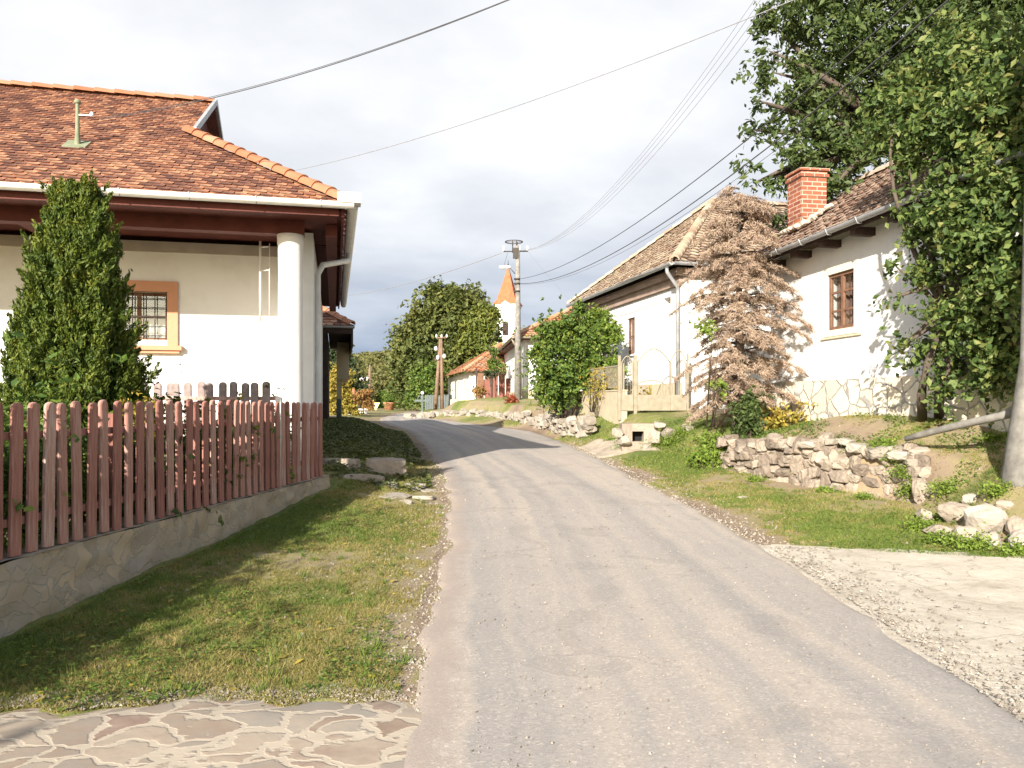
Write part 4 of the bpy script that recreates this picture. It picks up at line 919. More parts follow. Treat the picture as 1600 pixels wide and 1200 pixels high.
mb = MB(); a4 = F4(3.71, 2.75, 5.5); RT(mb, F4(-.45, -.45, 3.55), a4, .13, .4); RT(mb, a4, F4(8.2, 2.75, 5.5), .13, .4); RT(mb, F4(-.45, 5.95, 3.55), a4, .13, .4); build_runs(M['tiles_orange'], r4)
# dark gate and low front wall between them
dg = thing('gate', (-1.2, 45.5, 1.2), 'reddish brown metal gate between the two far white houses', 'gate')
for i in range(5): build('gate_panel', MB().box(-2.05+i*.42, -1.67+i*.42, 45.5, 45.55, 1.15, 3.3 if i < 4 else 3.0), M['red_gate'] if i else M['brown_wood'], dg)
for x in (-2.15, -1.25, .0): build('post', MB().box(x, x+.09, 45.44, 45.54, 1.1, 3.6), M['dark_wood'], dg)
lw = build('garden_wall', MB().box(-3.7, -2.2, 46.0, 46.25, .9, 1.75), M['beige_wall']); rebase(lw, (-3, 46, 1)); tag(lw, 'low pale wall under the small far house window', 'wall')

cu_ = Vector((math.cos(R(-14)), math.sin(R(-14)), 0)); cvv = Vector((-cu_.y, cu_.x, 0)); CC = P(794, 560, 115); CC.z = 0
def FT(a, b, z): p = CC+cu_*a+cvv*b; return (p.x, p.y, z)
chh = thing('church', FT(0, 0, 1), 'white church tower with slim orange spire above the far trees', 'church')
zt = 15.9; hw = 1.55
def FTs(a, b, z): return FT(b, a, z)
mb = MB(); wall_holes(mb, FT, -hw, hw, -hw, -hw+.3, 2, zt, [(-.45, .45, 11.4, 13.1)]); mb.box(-hw, -hw+.3, -hw+.3, hw, 2, zt, FT); mb.box(hw-.3, hw, -hw+.3, hw, 2, zt, FT); mb.box(-hw+.3, hw-.3, hw-.3, hw, 2, zt, FT)
k = 8; mb2 = [(-.45, 13.1)]+[(-.45, 13.102), (-.45, 13.6)]+[(.45, 13.6), (.45, 13.1)]+[(.45*math.cos(math.pi*i/k), 13.1+.45*math.sin(math.pi*i/k)) for i in range(1, k)]
build('tower', mb, M['white'], chh)
lou = MB(); lou.box(-.45, .45, -hw+.12, -hw+.16, 11.4, 13.1, FT); lou.prism([(.45*math.cos(math.pi*i/k), 13.1+.45*math.sin(math.pi*i/k)) for i in range(k+1)], FT, -hw-.01, -hw+.02)
for i in range(9): lou.box(-.45, .45, -hw+.04, -hw+.12, 11.45+i*.19, 11.53+i*.19, FT)
build('belfry_louvre', lou, M['dark_wood'], chh)
mb = MB()
for (h, z0, z1) in ((hw+.18, zt, zt+.22), (hw+.08, zt-.2, zt)): mb.box(-h, h, -h, h, z0, z1, FT)
mb.prism([(-.9, zt-.25), (.9, zt-.25), (.5, zt+.35), (0, zt+.62), (-.5, zt+.35)], FT, -hw-.25, -hw-.1); build('cornice', mb, M['white'], chh)
mb = MB(); prof = [(hw+.3, zt+.2), (hw-.15, zt+.9), (.75, zt+3.2), (.07, zt+5.9)]
for (r0, z0), (r1, z1) in zip(prof, prof[1:]):
    vs = [FT(sx_*r, sy_*r, z) for r, z in ((r0, z0), (r1, z1)) for sx_, sy_ in ((-1, -1), (1, -1), (1, 1), (-1, 1))]; mb.add(vs, [(i, (i+1) % 4, 4+(i+1) % 4, 4+i) for i in range(4)])
build('spire', mb, M['spire'], chh)
build('finial', MB().lathe(FT(0, 0, zt+5.85), [(.05, 0), (.05, .3), (.14, .4), (.05, .5), (.03, 1.1)], 8), M['iron'], chh)
mb = MB(); mb.box(-3.5, 3.5, hw, 17, 1, 7.5, FT); build('nave', mb, M['cream'], chh)
mb = MB(); mb.prism([(-4, 7.5), (4, 7.5), (0, 10.5)], FT, hw+.05, 17.3); build('roof', mb, M['spire'], chh)

# ================================================================== POLES, SIGNS
def lp(name, px, pb, d, pt, r0, r1, m, label, cat='utility pole'):
    b = P(px, pb, d); b.z = float(T0(b.x, b.y)); t = P(px, pt, d); th = thing(name, b, label, cat)
    build('shaft', MB().tube([b-Vector((0, 0, .3)), b.lerp(t, .5), t], [r0, (r0+r1)/2, r1], 12), m, th); return th, b, t
mp_, b, t = lp('utility_pole', 809, 622, 37, 384, .17, .10, M['concrete'], 'tall concrete pole with ring on top and lamp beside the far white house')
b2 = P(803, 378, 37)
mb = MB(); mb.tube([P(801, 384, 37), P(801, 375, 37)], .02, 6); mb.tube([P(807, 384, 37), P(807, 375, 37)], .02, 6)
mb.tube([Vector((b2.x+.42*math.cos(2*math.pi*i/24), 37+.42*math.sin(2*math.pi*i/24), b2.z)) for i in range(25)], .022, 6, False)
mb.tube([Vector((b2.x-.42, 37, b2.z)), Vector((b2.x+.42, 37, b2.z))], .015, 6); mb.tube([P(801, 395, 37), P(801, 378, 37)], .03, 6); mb.tube([P(808, 395, 37), P(808, 378, 37)], .03, 6)
build('top_ring', mb, M['iron'], mp_)
mb = MB(); mb.tube([P(787, 393, 37), P(825, 392.5, 37)], .03, 6); mb.box(b2.x-.05, b2.x+.2, 36.85, 37.0, P(0, 404, 37).z, P(0, 388, 37).z); xa = build('crossarm', mb, M['iron'], mp_)
for px in (787, 812, 824):
    q = P(px, 392, 37); build('insulator', MB().lathe(q, [(.03, 0), (.06, .05), (.03, .1), (.07, .14), (.05, .22), (.01, .25)], 8), M['porcelain'], xa)
mb = MB(); mb.tube([P(805, 428, 37), P(796, 418, 37)], .02, 6); mb.tube([P(793, 396, 37), P(787, 417, 37)], .008, 5); la = build('lamp_arm', mb, M['iron'], mp_)
mb = MB(); q = P(790, 417.5, 37); mb.lathe((0, 0, 0), [(.01, 0), (.07, .03), (.09, .15), (.09, .45), (.06, .56), (.01, .58)], 10)
mb.v = [(q.x-.32+z, q.y+x, q.z+y) for x, y, z in mb.v]; build('lamp_head', mb, M['lamp_glass'], la)
for py in (436, 443, 455): build('cable_clamp', MB().tube([P(803, py, 36.9), P(812, py, 36.9)], .05, 6), M['iron'], mp_)

# A-shaped wooden pole
ap_ = thing('utility_pole', P(686, 643, 52), 'weathered A-shaped double wooden pole before the big tree', 'utility pole')
b = P(680, 646, 52); b.z = float(T0(b.x, 52))-.1; c = P(691, 642, 52); c.z = b.z
build('leg', MB().tube([b, P(688, 530, 52)], [.15, .09], 8), M['pole_wood'], ap_); build('leg', MB().tube([c, P(689.5, 527, 52)], [.13, .08], 8), M['pole_wood'], ap_)
xa = build('crossarm', MB().tube([P(681, 528, 51.9), P(699, 527.5, 51.9)], .05, 6), M['pole_wood'], ap_)
for px in (682, 690, 698): build('insulator', MB().lathe(P(px, 527.5, 51.9), [(.04, 0), (.07, .08), (.05, .18), (.02, .24)], 8), M['porcelain'], xa)
for px, py in ((681, 545), (684, 559), (694, 557)): build('insulator', MB().lathe(P(px, py+3, 51.8), [(.05, 0), (.1, .06), (.12, .2), (.05, .3)], 8), M['porcelain'], ap_)
fp, b, t = lp('utility_pole', 578, 650, 80, 570, .13, .09, M['pole_wood'], 'distant thin wooden pole with one-sided crossarm by the far verge')
b = P(574, 640, 80.2); b.z = .8; build('brace', MB().tube([b, P(577, 578, 80)], .08, 6), M['pole_wood'], fp)
xa = build('crossarm', MB().tube([P(563, 594.5, 79.9), P(580, 593.5, 79.9)], .06, 6), M['pole_wood'], fp)
for px in (564, 568, 574): build('insulator', MB().lathe(P(px, 595, 79.8), [(.05, 0), (.16, .1), (.16, .3), (.05, .4)], 8), M['porcelain'], xa)

def poly_plate(F, pts, b0, b1): return MB().prism(pts, F, b0, b1)
d = 43; x0 = P(538, 0, d).x; zb_ = float(T0(x0, d)); sg = thing('road_sign', (x0, d, zb_), 'grey back of a triangular road sign on a pale post by the yellow bush', 'sign')
build('post', MB().tube([(x0+.06, d, zb_-.2), (x0, d, P(0, 602, d).z)], .045, 8), M['gutter_white'], sg)
zz_ = P(0, 614, d).z; Fs = lambda a, b, z: (x0+a, d+.06+b, z)
build('plate', poly_plate(Fs, [(-.48, zz_), (.48, zz_), (.03, zz_+.5+.0), (-.03, zz_+.5)], 0, .02), M['sign_grey'], sg)
d = 62; x1_ = P(587, 0, d).x; zb_ = float(T0(x1_, d)); sg = thing('road_sign', (x1_, d, zb_), 'small yellowish downward-pointing triangular sign by the far road bend', 'sign')
zt_ = P(0, 629, d).z; Fs2 = lambda a, b, z: (x1_+a, d-.06+b, z)
build('post', MB().tube([(x1_, d, zb_-.4), (x1_, d, zt_)], .035, 8), M['zinc'], sg)
build('plate', poly_plate(Fs2, [(-.36, zt_), (.36, zt_), (.04, zt_-.62), (-.04, zt_-.62)], 0, .02), M['yellow_paint'], sg)
build('plate_face', poly_plate(Fs2, [(-.22, zt_-.08), (.22, zt_-.08), (.02, zt_-.45), (-.02, zt_-.45)], -.012, -.003), M['white_paint'], sg)
d = 50; x2_ = P(567, 0, d).x; zb_ = float(T0(x2_, d)); sg = thing('notice_board', (x2_, d, zb_), 'small blank white board on a short post near the orange bush', 'sign')
zt_ = P(0, 640, d).z; build('post', MB().tube([(x2_, d, zb_-.3), (x2_, d, zt_)], .03, 6), M['pole_wood'], sg); build('board', MB().box(x2_-.32, x2_+.32, d-.06, d-.03, zt_-.35, zt_+.06), M['white_paint'], sg)
d = 45; q = P(548, 0, d); zb_ = float(T0(q.x, d)); tr = thing('planter', (q.x, d, zb_), 'white stone flower tub on the shaded grass edge', 'planter')
build('tub', MB().lathe((q.x, d, zb_-.05), [(.26, 0), (.30, .08), (.40, .42), (.52, .5), (.52, .6), (.40, .6), (.36, .5)], 16), M['white_paint'], tr)
V, Fc = rock((q.x-.6, d-.3, zb_+.08), (.35, .25, .2)); o = npmesh('rock', V, Fc, M['rock_pale'], None, True); rebase(o, (q.x-.6, d-.3, zb_)); tag(o, 'small whitish stone lying beside the white flower tub', 'stone')
d = 47; q = P(552, 0, d); zb_ = float(T0(q.x, d)); ps = build('wooden_post', MB().tube([(q.x, d, zb_-.3), (q.x+.02, d, P(0, 606, d).z)], [.10, .085], 8), M['ridge_orange']); rebase(ps, (q.x, d, zb_)); tag(ps, 'orange-brown wooden post among the orange leaves', 'post')
d = 62; q = P(608, 0, d); zb_ = float(T0(q.x, d)); pt = thing('planter', (q.x, d, zb_), 'terracotta pot with clipped shrub under the far hedge', 'planter')
build('pot', MB().lathe((q.x, d, zb_), [(.36, 0), (.46, .5), (.5, .52), (.5, .62), (.42, .62)], 14), M['terracotta'], pt)
C, o_ = crown_points([(q.x, d, zb_+.85, .5, .5, .35)], 900, .3, 20); V, Fc = leaves(C, .12); npmesh('foliage', V, Fc, M['leaf_shrub'], pt)
d = 50; q = P(660, 0, d); zb_ = float(T0(q.x, d)); bx = thing('street_pump', (q.x, d, zb_), 'blue-grey metal water pump on a post at the road junction', 'pump')
build('post', MB().lathe((q.x, d, zb_-.2), [(.12, 0), (.12, .3), (.07, .35), (.07, 1.0), (.10, 1.05), (.12, 1.25), (.05, 1.35)], 10), M['bluegrey'], bx)
mb = MB(); mb.box(q.x-.5, q.x+.45, d-.05, d+.05, zb_+.72, zb_+.86); mb.tube([(q.x, d, zb_+1.1), (q.x-.25, d-.1, zb_+1.05), (q.x-.3, d-.12, zb_+.9)], .035, 6); build('arm', mb, M['bluegrey'], bx)
build('finial', MB().lathe((q.x, d, zb_+1.18), [(.04, 0), (.11, .06), (.11, .16), (.03, .22)], 8), M['porcelain'], bx)
fn2 = thing('board_fence', P(675, 640, 55), 'low grey-green board fence behind the A-shaped pole', 'fence')
mb = MB(); z0 = float(T0(-6, 54))
for i in range(16): x = P(664, 0, 54).x+i*.12; mb.box(x, x+.10, 54, 54.03, z0, z0+1.05+.03*math.sin(i*3))
build('boards', mb, M['bluegrey'], fn2); build('rail', MB().box(P(664, 0, 54).x, P(664, 0, 54).x+1.9, 54.035, 54.08, z0+.7, z0+.8), M['bluegrey'], fn2)

# near concrete pole with pipe
q = Vector((5.92, 9.0, float(T0(5.92, 9.0)))); npo = thing('utility_pole', (q.x, q.y, q.z), 'thick pitted concrete pole base at the right edge', 'utility pole')
cx = P(1621, 0, q.y).x
mb = MB(); mb.tube([(cx-.06, q.y, q.z-.3), (cx-.05, q.y, q.z+.05), (cx, q.y, q.z+1.4), (cx+.02, q.y, q.z+4), (cx+.02, q.y, 12.2)], [.34, .315, .175, .135, .10], 14); build('shaft', mb, M['concrete'], npo)
mb = MB(); mb.tube([(cx-.7, q.y+.1, 9.0), (cx+.7, q.y-.1, 9.0)], .04, 6); xa = build('crossarm', mb, M['iron'], npo); PT = Vector((cx, q.y, 9.0)); PY = q.y
pp = build('drain_pipe', MB().tube([P(1600, 641, 9.3), P(1560, 651, 9.6), P(1500, 664, 10.1), P(1440, 679, 10.7), P(1415, 686, 10.9)], [.052, .052, .05, .046, .04], 12), M['concrete']); rebase(pp, P(1500, 664, 10.1)); tag(pp, 'grey pipe sloping down from the concrete pole to the stone wall', 'pipe')

# cables
def cable(p0, p1, sag, r, m, label, group=None, n=36):
    p0, p1 = Vector(p0), Vector(p1); pts = [p0.lerp(p1, i/n)-Vector((0, 0, sag*4*(i/n)*(1-i/n))) for i in range(n+1)]
    o = build('overhead_cable', MB().tube(pts, r, 5), m); rebase(o, p0); return tag(o, label, 'cable', group)
mq = P(158, 186, 12.3)
cable(mq, P(1130, -150, 8.0), .34, .0065, M['cable'], 'twisted black cable rising from the roof mast across the top of the sky')
cable(mq+Vector((0, 0, .02)), P(1130, -149, 8.0), .33, .004, M['cable'], 'thin second strand twisted along the roof mast cable')
cable(P(380, 281, 24), P(1420, -75, 10), .42, .0075, M['wire'], 'single grey wire from behind the left roof to the tree on the right')
cable(P(530, 463, 60), P(787, 394, 37), .35, .017, M['wire'], 'lone wire left of the tall concrete pole over the big tree')
cable(P(811, 436, 37), P(1593, -150, PY), .9, .011, M['cable'], 'upper thick black cable between the two concrete poles')
cable(P(811, 443, 37), P(1593, -95, PY), 1.05, .0125, M['cable'], 'lower thick black cable between the two concrete poles')
cable(P(811, 444, 37), P(1610, -85, PY), 1.08, .005, M['cable'], 'thin strand hanging just under the lower thick black cable')
for i, (a, dx) in enumerate(((812, 0), (816, .25), (820, .5), (824, .75))):
    cable(P(a, 391, 37), PT+Vector((-.5+dx*.9, 0, 1.0+.62*i)), 1.75, .0045, M['wire'], ('lowest', 'second lowest', 'second highest', 'highest')[i]+' of the four thin pale wires strung from the crossarm to the right tree', 'thin wires from the crossarm')
cable(P(824, 392, 37), P(900, 480, 39), .05, .003, M['wire'], 'fine drop wire from the crossarm to the orange-roofed house')
cable(P(808, 436, 37), P(745, 580, 50), .2, .01, M['wire'], 'service wire from the concrete pole down to the small far house')
cable(F2(6.5, -.05, 4.75), F2(.9, -.08, 4.75), .12, .008, M['wire'], 'service wire sagging along the tall white house wall')

# ================================================================== DRY STONE WALLS, BOULDERS
def ball(px, py, d, r, sy=1., sz=1.): c = P(px, py, d); return (c.x, c.y, c.z, r, r*sy, r*sz)
path = [(3.95, 14.6), (4.12, 13.9), (4.45, 13.0), (4.85, 12.1), (5.35, 11.35), (5.75, 10.75)]
dw = thing('retaining_wall', (4.9, 12.1, .3), 'rough dry stone retaining wall under the right bank', 'wall')
zb_f = lambda f: .30-.20*f+.02; zt_f = lambda f: .86+.10*math.sin(f*2.5)-.04*f+.03*math.sin(f*23)
lst = wall_rocks(path, zb_f, zt_f, .20, .19, .03, 1.3)
rocks_mesh('stones', [(c, s_, r) for c, s_, r in lst], M['rock'], dw)
mb = MB(); NP = len(path)
def core(u, v):
    f = u*(NP-1); i = min(int(f), NP-2); k = f-i; x = path[i][0]*(1-k)+path[i+1][0]*k; y = path[i][1]*(1-k)+path[i+1][1]*k
    return (x+.10+.12*v, y+.06+.06*v, -.1+(zt_f(u)+.02)*v+.1*v)
mb.grid(core, 40, 3); build('earth_core', mb, mk('wall_earth', [(.09, .065, .045), (.17, .125, .09)], 6, bump=.6, bscale=20), dw)
# capping slabs at the top
cap = []
for px, py, d, w_ in ((1435, 706, 10.9, .20), (1405, 712, 11.0, .24), (1368, 706, 11.3, .26), (1340, 700, 11.5, .24), (1300, 690, 11.9, .16), (1262, 694, 12.2, .15), (1225, 697, 12.8, .16), (1180, 695, 13.4, .17), (1430, 722, 10.8, .17), (1322, 690, 11.7, .16)):
    c = P(px, py, d); cap.append(((c.x, c.y, c.z), (w_, w_*.7, w_*.4), None))
rocks_mesh('capping_stones', cap, M['rock_pale'], dw)
bl = [(1540, 822, .27, .22, 'largest rounded pale boulder at the foot of the right bank', 'rock_pale'), (1497, 803, .20, .14, 'grey boulder just left of the largest boulder', 'rock'), (1516, 787, .10, .09, 'small pale stone perched above the boulder group', 'rock_pale'),
      (1508, 838, .14, .13, 'half-buried dark stone below the boulder group', 'rock'), (1470, 836, .20, .08, 'flat low grey slab left of the boulders', 'rock'), (1598, 852, .20, .14, 'pale boulder cut by the right picture edge beside the concrete', 'rock_pale'),
      (1545, 852, .15, .10, 'light stone in grass directly under the largest boulder', 'rock_pale'), (1590, 825, .16, .13, 'brown stone behind the largest boulder at right', 'rock'), (1440, 775, .13, .22, 'upright reddish stone ending the dry stone wall', 'rock'),
      (1448, 745, .10, .09, 'small stone above the upright end stone of the wall', 'rock'), (1160, 778, .09, .02, 'flat pale stone lying in the grass below the wall', 'rock_pale'), (1445, 810, .12, .08, 'small brown stone sunk in soil between wall and boulders', 'rock'), (1570, 792, .12, .06, 'flat stone in the earth above the largest boulder', 'rock')]
for px, py, r_, h_, lb, mt in bl:
    q = G(px, py+ (8 if h_ > .1 else 0)); V, Fc = rock((q.x, q.y, q.z+h_*.45), (r_*1.1, r_*.85, h_*1.15), None, 24); o = npmesh('boulder' if r_ > .14 else 'stone', V, Fc, M[mt], None, False); rebase(o, q); tag(o, lb, 'boulder' if r_ > .14 else 'stone', 'stones on the right bank')
# far low rubble wall
rw = thing('retaining_wall', (0, 32, .8), 'long low pale rubble wall beside the road bend', 'wall')
pth = [(2.3, 21.6), (1.87, 23), (1.13, 28), (.2, 31.6), (-.95, 36), (-2.2, 38.2), (-3.4, 40)]
lst = wall_rocks(pth, lambda f: .72+.05*f-.12*(1-f), lambda f: 1.00+.15*f+.05*math.sin(f*31)+.03*math.sin(f*77), .24, .19, .10, 1.3)
rocks_mesh('stones', lst, M['rock_pale'], rw)
rb = thing('stone_heap', (-4.4, 46, .8), 'loose pale stones by the junction under the A-shaped pole', 'stones')
lst = []
for i in range(46):
    px = random.uniform(640, 735); py = 655-(px-640)*.05-random.random()*14*(.4+.6*(px > 690)); d = random.uniform(41, 46); c = P(px, py, d); s_ = random.uniform(.18, .42); lst.append(((c.x, c.y, c.z), (s_, s_*.8, s_*.6), None))
rocks_mesh('stones', lst, M['rock_pale'], rb)
# culvert
cy = 18.0; c0_ = P(1000, 676, cy); cvt = thing('culvert', c0_, 'stone culvert with dark opening under the gate track', 'culvert')
mb = MB(); x0, x1, zl, zh_ = c0_.x-.42, c0_.x+.42, P(0, 700, cy).z, P(0, 662, cy).z
def FV(a, b, z): return (a, cy+b, z)
ox0, ox1, oz0, oz1 = P(988, 0, cy).x, P(1006, 0, cy).x, P(0, 690, cy).z, P(0, 674, cy).z
wall_holes(mb, FV, x0, x1, 0, .5, zl-.2, zh_, [(ox0, ox1, oz0, oz1)]); build('head_wall', mb, M['rock'], cvt)
build('opening', MB().box(ox0-.02, ox1+.02, cy+.3, cy+.34, oz0-.02, oz1+.02), M['interior'], cvt)
lst = []
for px, py, w_, h_ in ((975, 688, .16, .14), (1022, 684, .17, .2), (1045, 676, .2, .16), (1062, 686, .16, .13), (1030, 664, .16, .09), (965, 676, .14, .12), (1075, 670, .18, .11), (1010, 697, .15, .08)):
    c = P(px, py, cy-.05); lst.append(((c.x, c.y, c.z), (w_, .2, h_), .1))
rocks_mesh('stones', lst, M['rock_pale'], cvt)
# ================================================================== TREES AND SHRUBS
# big dark tree upper right
W = [ball(1430, 60, 19, 2.9, 1, .9), ball(1290, 70, 19, 1.5), ball(1265, 165, 18.5, 1.25), ball(1240, 245, 18, .85, 1, .8), ball(1310, 240, 18.5, 1.2), ball(1400, 190, 18.8, 1.6), ball(1560, 110, 17.5, 2.6), ball(1400, -150, 19, 3.4), ball(1620, -60, 18, 3.6, 1, 1.),
     ball(1225, 20, 19, .8), ball(1190, 200, 18, .45, 1, .5), ball(1195, 120, 18.4, .42, 1, .8), ball(1170, 265, 18, .35, 1, .4), ball(1200, 90, 19, .35), ball(1205, 290, 17.8, .5, 1, .5), ball(1700, 150, 17, 2.6), ball(1540, 230, 18, 1.8), ball(1225, 345, 18.6, .45, 1, .5), ball(1165, 110, 18.5, .3, 1, .35), ball(1170, 205, 18, .3, 1, .25), ball(1185, 160, 18.2, .3, 1, .5), ball(1195, 30, 19, .35), ball(1150, 260, 18, .22, 1, .2), ball(1175, 285, 18, .25, 1, .2), ball(1250, 315, 17.8, .4, 1, .35), ball(1300, 290, 17.6, .5, 1, .5)]
tree('broadleaf_tree', P(1500, 640, 20.5)-Vector((0, 0, .1)), W, 98000, .125, 'leaf_walnut', 'huge dark green walnut tree towering behind the long right house', r0=.35, clump=.13, nclump=380, shell=.3, up=.25, ntips=16, stretch=1.3, twig=.42)
# lighter broad-leaved tree in front of the near right house
L2 = [ball(1475, 560, 11.4, .55, .8, 1), ball(1520, 470, 11, .85, .7, .9), ball(1452, 425, 11.3, .42, .8, .7), ball(1565, 500, 10.5, .8, .8, .9), ball(1490, 330, 11.1, .85, .8, .9), ball(1565, 350, 10.4, 1.0, .8, 1), ball(1440, 245, 11.6, .5, .8, .6),
      ball(1470, 190, 11.5, .8, .9, .8), ball(1560, 190, 10.6, 1.0, .9, .9), ball(1400, 150, 12, .6), ball(1440, 370, 11.3, .3, .8, .4), ball(1400, 415, 11.5, .22, .8, .3), ball(1408, 535, 11.5, .26, .8, .3), ball(1395, 468, 11.5, .15, 1.2, .5), ball(1480, 610, 11.2, .28, .8, .5), ball(1530, 590, 10.8, .35), ball(1640, 350, 10, 1.4), ball(1620, 180, 10.4, 1.3), ball(1385, 200, 11.8, .25), ball(1600, 560, 10.3, .5), ball(1500, 90, 11.5, .8)]
tb = G(1455, 652)
lt = tree('broadleaf_tree', tb, L2, 44000, .10, 'leaf_linden', 'bright broad-leaved tree leaning over the white wall behind the concrete pole', r0=.075, clump=.078, nclump=260, shell=.4, up=.15, ntips=14, twig=.36,
     trunks=[[tb-Vector((.14, 0, .1)), P(1440, 615, 11.4), P(1448, 570, 11.3), P(1480, 480, 11.2)], [tb+Vector((.12, 0, -.1)), P(1468, 610, 11.3), P(1478, 580, 11.2), P(1520, 420, 11)]])
# dead spruce
sb = P(1152, 650, 16.3); sb.z = float(T0(sb.x, 16.3)); sp = thing('conifer_tree', sb, 'dead pinkish-brown spruce standing between the two right houses', 'tree')
H0, H1 = sb.z, P(0, 298, sb.y).z; d0 = sb.y
tm = MB(); tm.tube([sb-Vector((0, 0, .2)), sb+Vector((.05, 0, 2)), Vector((sb.x+.02, d0, H1-.1))], [.14, .09, .02], 8)
Cs = []; Ds = []
for i in range(150):
    t = (i+RNG.random())/150; h = H0+.35+(H1-H0-.35)*t+RNG.normal()*.10; az = i*2.399+RNG.normal()*.3
    Lb = (1.75*(1-t)**.33 if t > .25 else 1.35+.2*math.sin(i)) * (.42+.7*RNG.random())
    dv = Vector((math.cos(az), math.sin(az)*.9, 0)); pts = []
    for k in range(7):
        q = k/6; pts.append(Vector((sb.x+.05, d0, h))+dv*Lb*q+Vector((0, 0, .14*Lb*math.sin(q*2.6)-.31*Lb*q*q)))
    tm.tube(pts, [.022*(1-.8*k/6) for k in range(7)], 4, False)
    side = Vector((-dv.y, dv.x, 0)); nt_ = int(6+13*Lb)
    for j in range(nt_):
        q = .18+.82*RNG.random(); k = min(5, int(q*6)); p = pts[k].lerp(pts[k+1], q*6-k); sd = side*(1 if j % 2 else -1); tl = .42*(1-.5*q)*(.5+.7*RNG.random())
        dr = (sd*.85+dv*.6+Vector((0, 0, -.28-.45*RNG.random()))).normalized()
        tm.tube([p, p+dr*tl], [.005, .002], 3, False)
        m_ = 34
        tt = RNG.random(m_); Cs.append(np.array(p)+np.outer(tt*tl, np.array(dr))+RNG.normal(size=(m_, 3))*.022); Ds.append(np.tile(np.array(dr), (m_, 1)))
build('trunk', tm, M['bark'], sp)
Cs = np.concatenate(Cs); Ds = np.concatenate(Ds); V, Fc = leaves(Cs, .075, .1, stretch=1.0, dirb=Ds+RNG.normal(size=Ds.shape)*.45, tmpl=np.array([(-.08, -.5, 0), (.08, -.5, 0), (.04, .5, 0), (-.04, .5, 0)])); npmesh('crown', V, Fc, M['leaf_dead'], sp)
# thuja
tc = Vector((-4.36, 7.7, .5)); th_ = thing('conifer_tree', tc, 'dense green pointed thuja behind the red picket fence', 'tree')
hh = 3.16; k = 1300; t = RNG.random(k)**.9; az = RNG.random(k)*6.283
rad = (.84*(1-t)**.86+.06)*(.80+.24*RNG.random(k)); lob = 1+.09*np.sin(az*3+t*4)+.07*np.sin(az*7-t*11)
cc = np.stack([tc.x+np.cos(az)*rad*lob*.93, tc.y+np.sin(az)*rad*lob*.93, tc.z-.05+t*hh], -1)
tw = RNG.random(k) < .5; cc[:, 0] += np.where((t > .78), np.where(tw, .09, -.10), 0)
m_ = 200; ii = np.repeat(np.arange(k), m_); q = RNG.random(len(ii)); outv = np.stack([np.cos(az), np.sin(az), 0*az], -1)[ii]
dirs = outv*.35+np.array([0, 0, 1.0])+(RNG.normal(size=(k, 3))*.22)[ii]; axd = dirs.copy(); dirs += RNG.normal(size=dirs.shape)*.25
ln_ = (.26+.12*RNG.random(k))[ii]; Cc = cc[ii]+axd*((q*ln_)-.12)[:, None]+RNG.normal(size=(len(ii), 3))*(.040*(1.15-q))[:, None]
V, Fc = leaves(Cc, .026, .0, outv*.6, dirb=dirs, stretch=1.7); npmesh('crown', V, Fc, M['leaf_thuja'], th_)
# inner mass so the hedge is opaque
q3 = RNG.normal(size=(9000, 3)); t = RNG.random(9000); az = RNG.random(9000)*6.283; rad = .55*(1-t)**.62*RNG.random(9000)**.5
Cc = np.stack([tc.x+np.cos(az)*rad, tc.y+np.sin(az)*rad, tc.z+t*hh*.93], -1); V, Fc = leaves(Cc, .14, .0); npmesh('inner_sprays', V, Fc, M['leaf_thuja'], th_)
build('trunk', MB().tube([tc-Vector((0, 0, .1)), tc+Vector((0, 0, 3))], [.09, .02], 8), M['bark'], th_)
def shrub(name, base, ells, n, leaf, lm, label, cat='shrub', group=None, clump=.2, nclump=40, up=.2, nst=7, r0=.015, shell=.35, stretch=1.1):
    t = thing(name, base, label, cat, group); tb = MB(); b = Vector(base)
    for i in range(nst):
        e = ells[RNG.integers(len(ells))]; tip = [e[j]+RNG.normal()*e[j+3]*.5 for j in range(3)]; s0 = b+Vector((RNG.normal()*.06, RNG.normal()*.06, -.05)); tb.tube([s0, s0.lerp(Vector(tip), .5)+Vector((0, 0, .1*e[5])), Vector(tip)], [r0*1.3, r0, r0*.4], 5)
    build('stem', tb, M['stem_dark'], t)
    C, o = crown_points(ells, n, clump, nclump, shell, leaf*2.6); V, Fc = leaves(C, leaf, up, o*.5, stretch=stretch); npmesh('foliage', V, Fc, M[lm], t); return t
hs = [(-2.6, 'leaf_shrub', 'tall garden shrub behind the fence, nearest and out beside the paving'), (-1.2, 'leaf_shrub', 'garden shrub behind the near end of the picket fence beside the paving'), (.5, 'leaf_shrub', 'second garden shrub behind the picket fence beside the camera'), (2.2, 'leaf_shrub', 'garden shrub behind the pickets just left of the picture'), (3.8, 'leaf_shrub', 'garden shrub behind the leftmost visible pickets'),
      (5.2, 'leaf_shrub', 'green shrub behind the pickets left of the thuja'), (6.3, 'leaf_shrub', 'mixed shrub behind the pickets at the thuja foot'), (8.3, 'leaf_walnut', 'dark yew-like shrub poking through the middle pickets'), (9.35, 'leaf_thuja', 'dark green shrub behind the fence under the inner pickets'), (10.5, 'leaf_shrub', 'loose shrub behind the far end of the picket fence')]
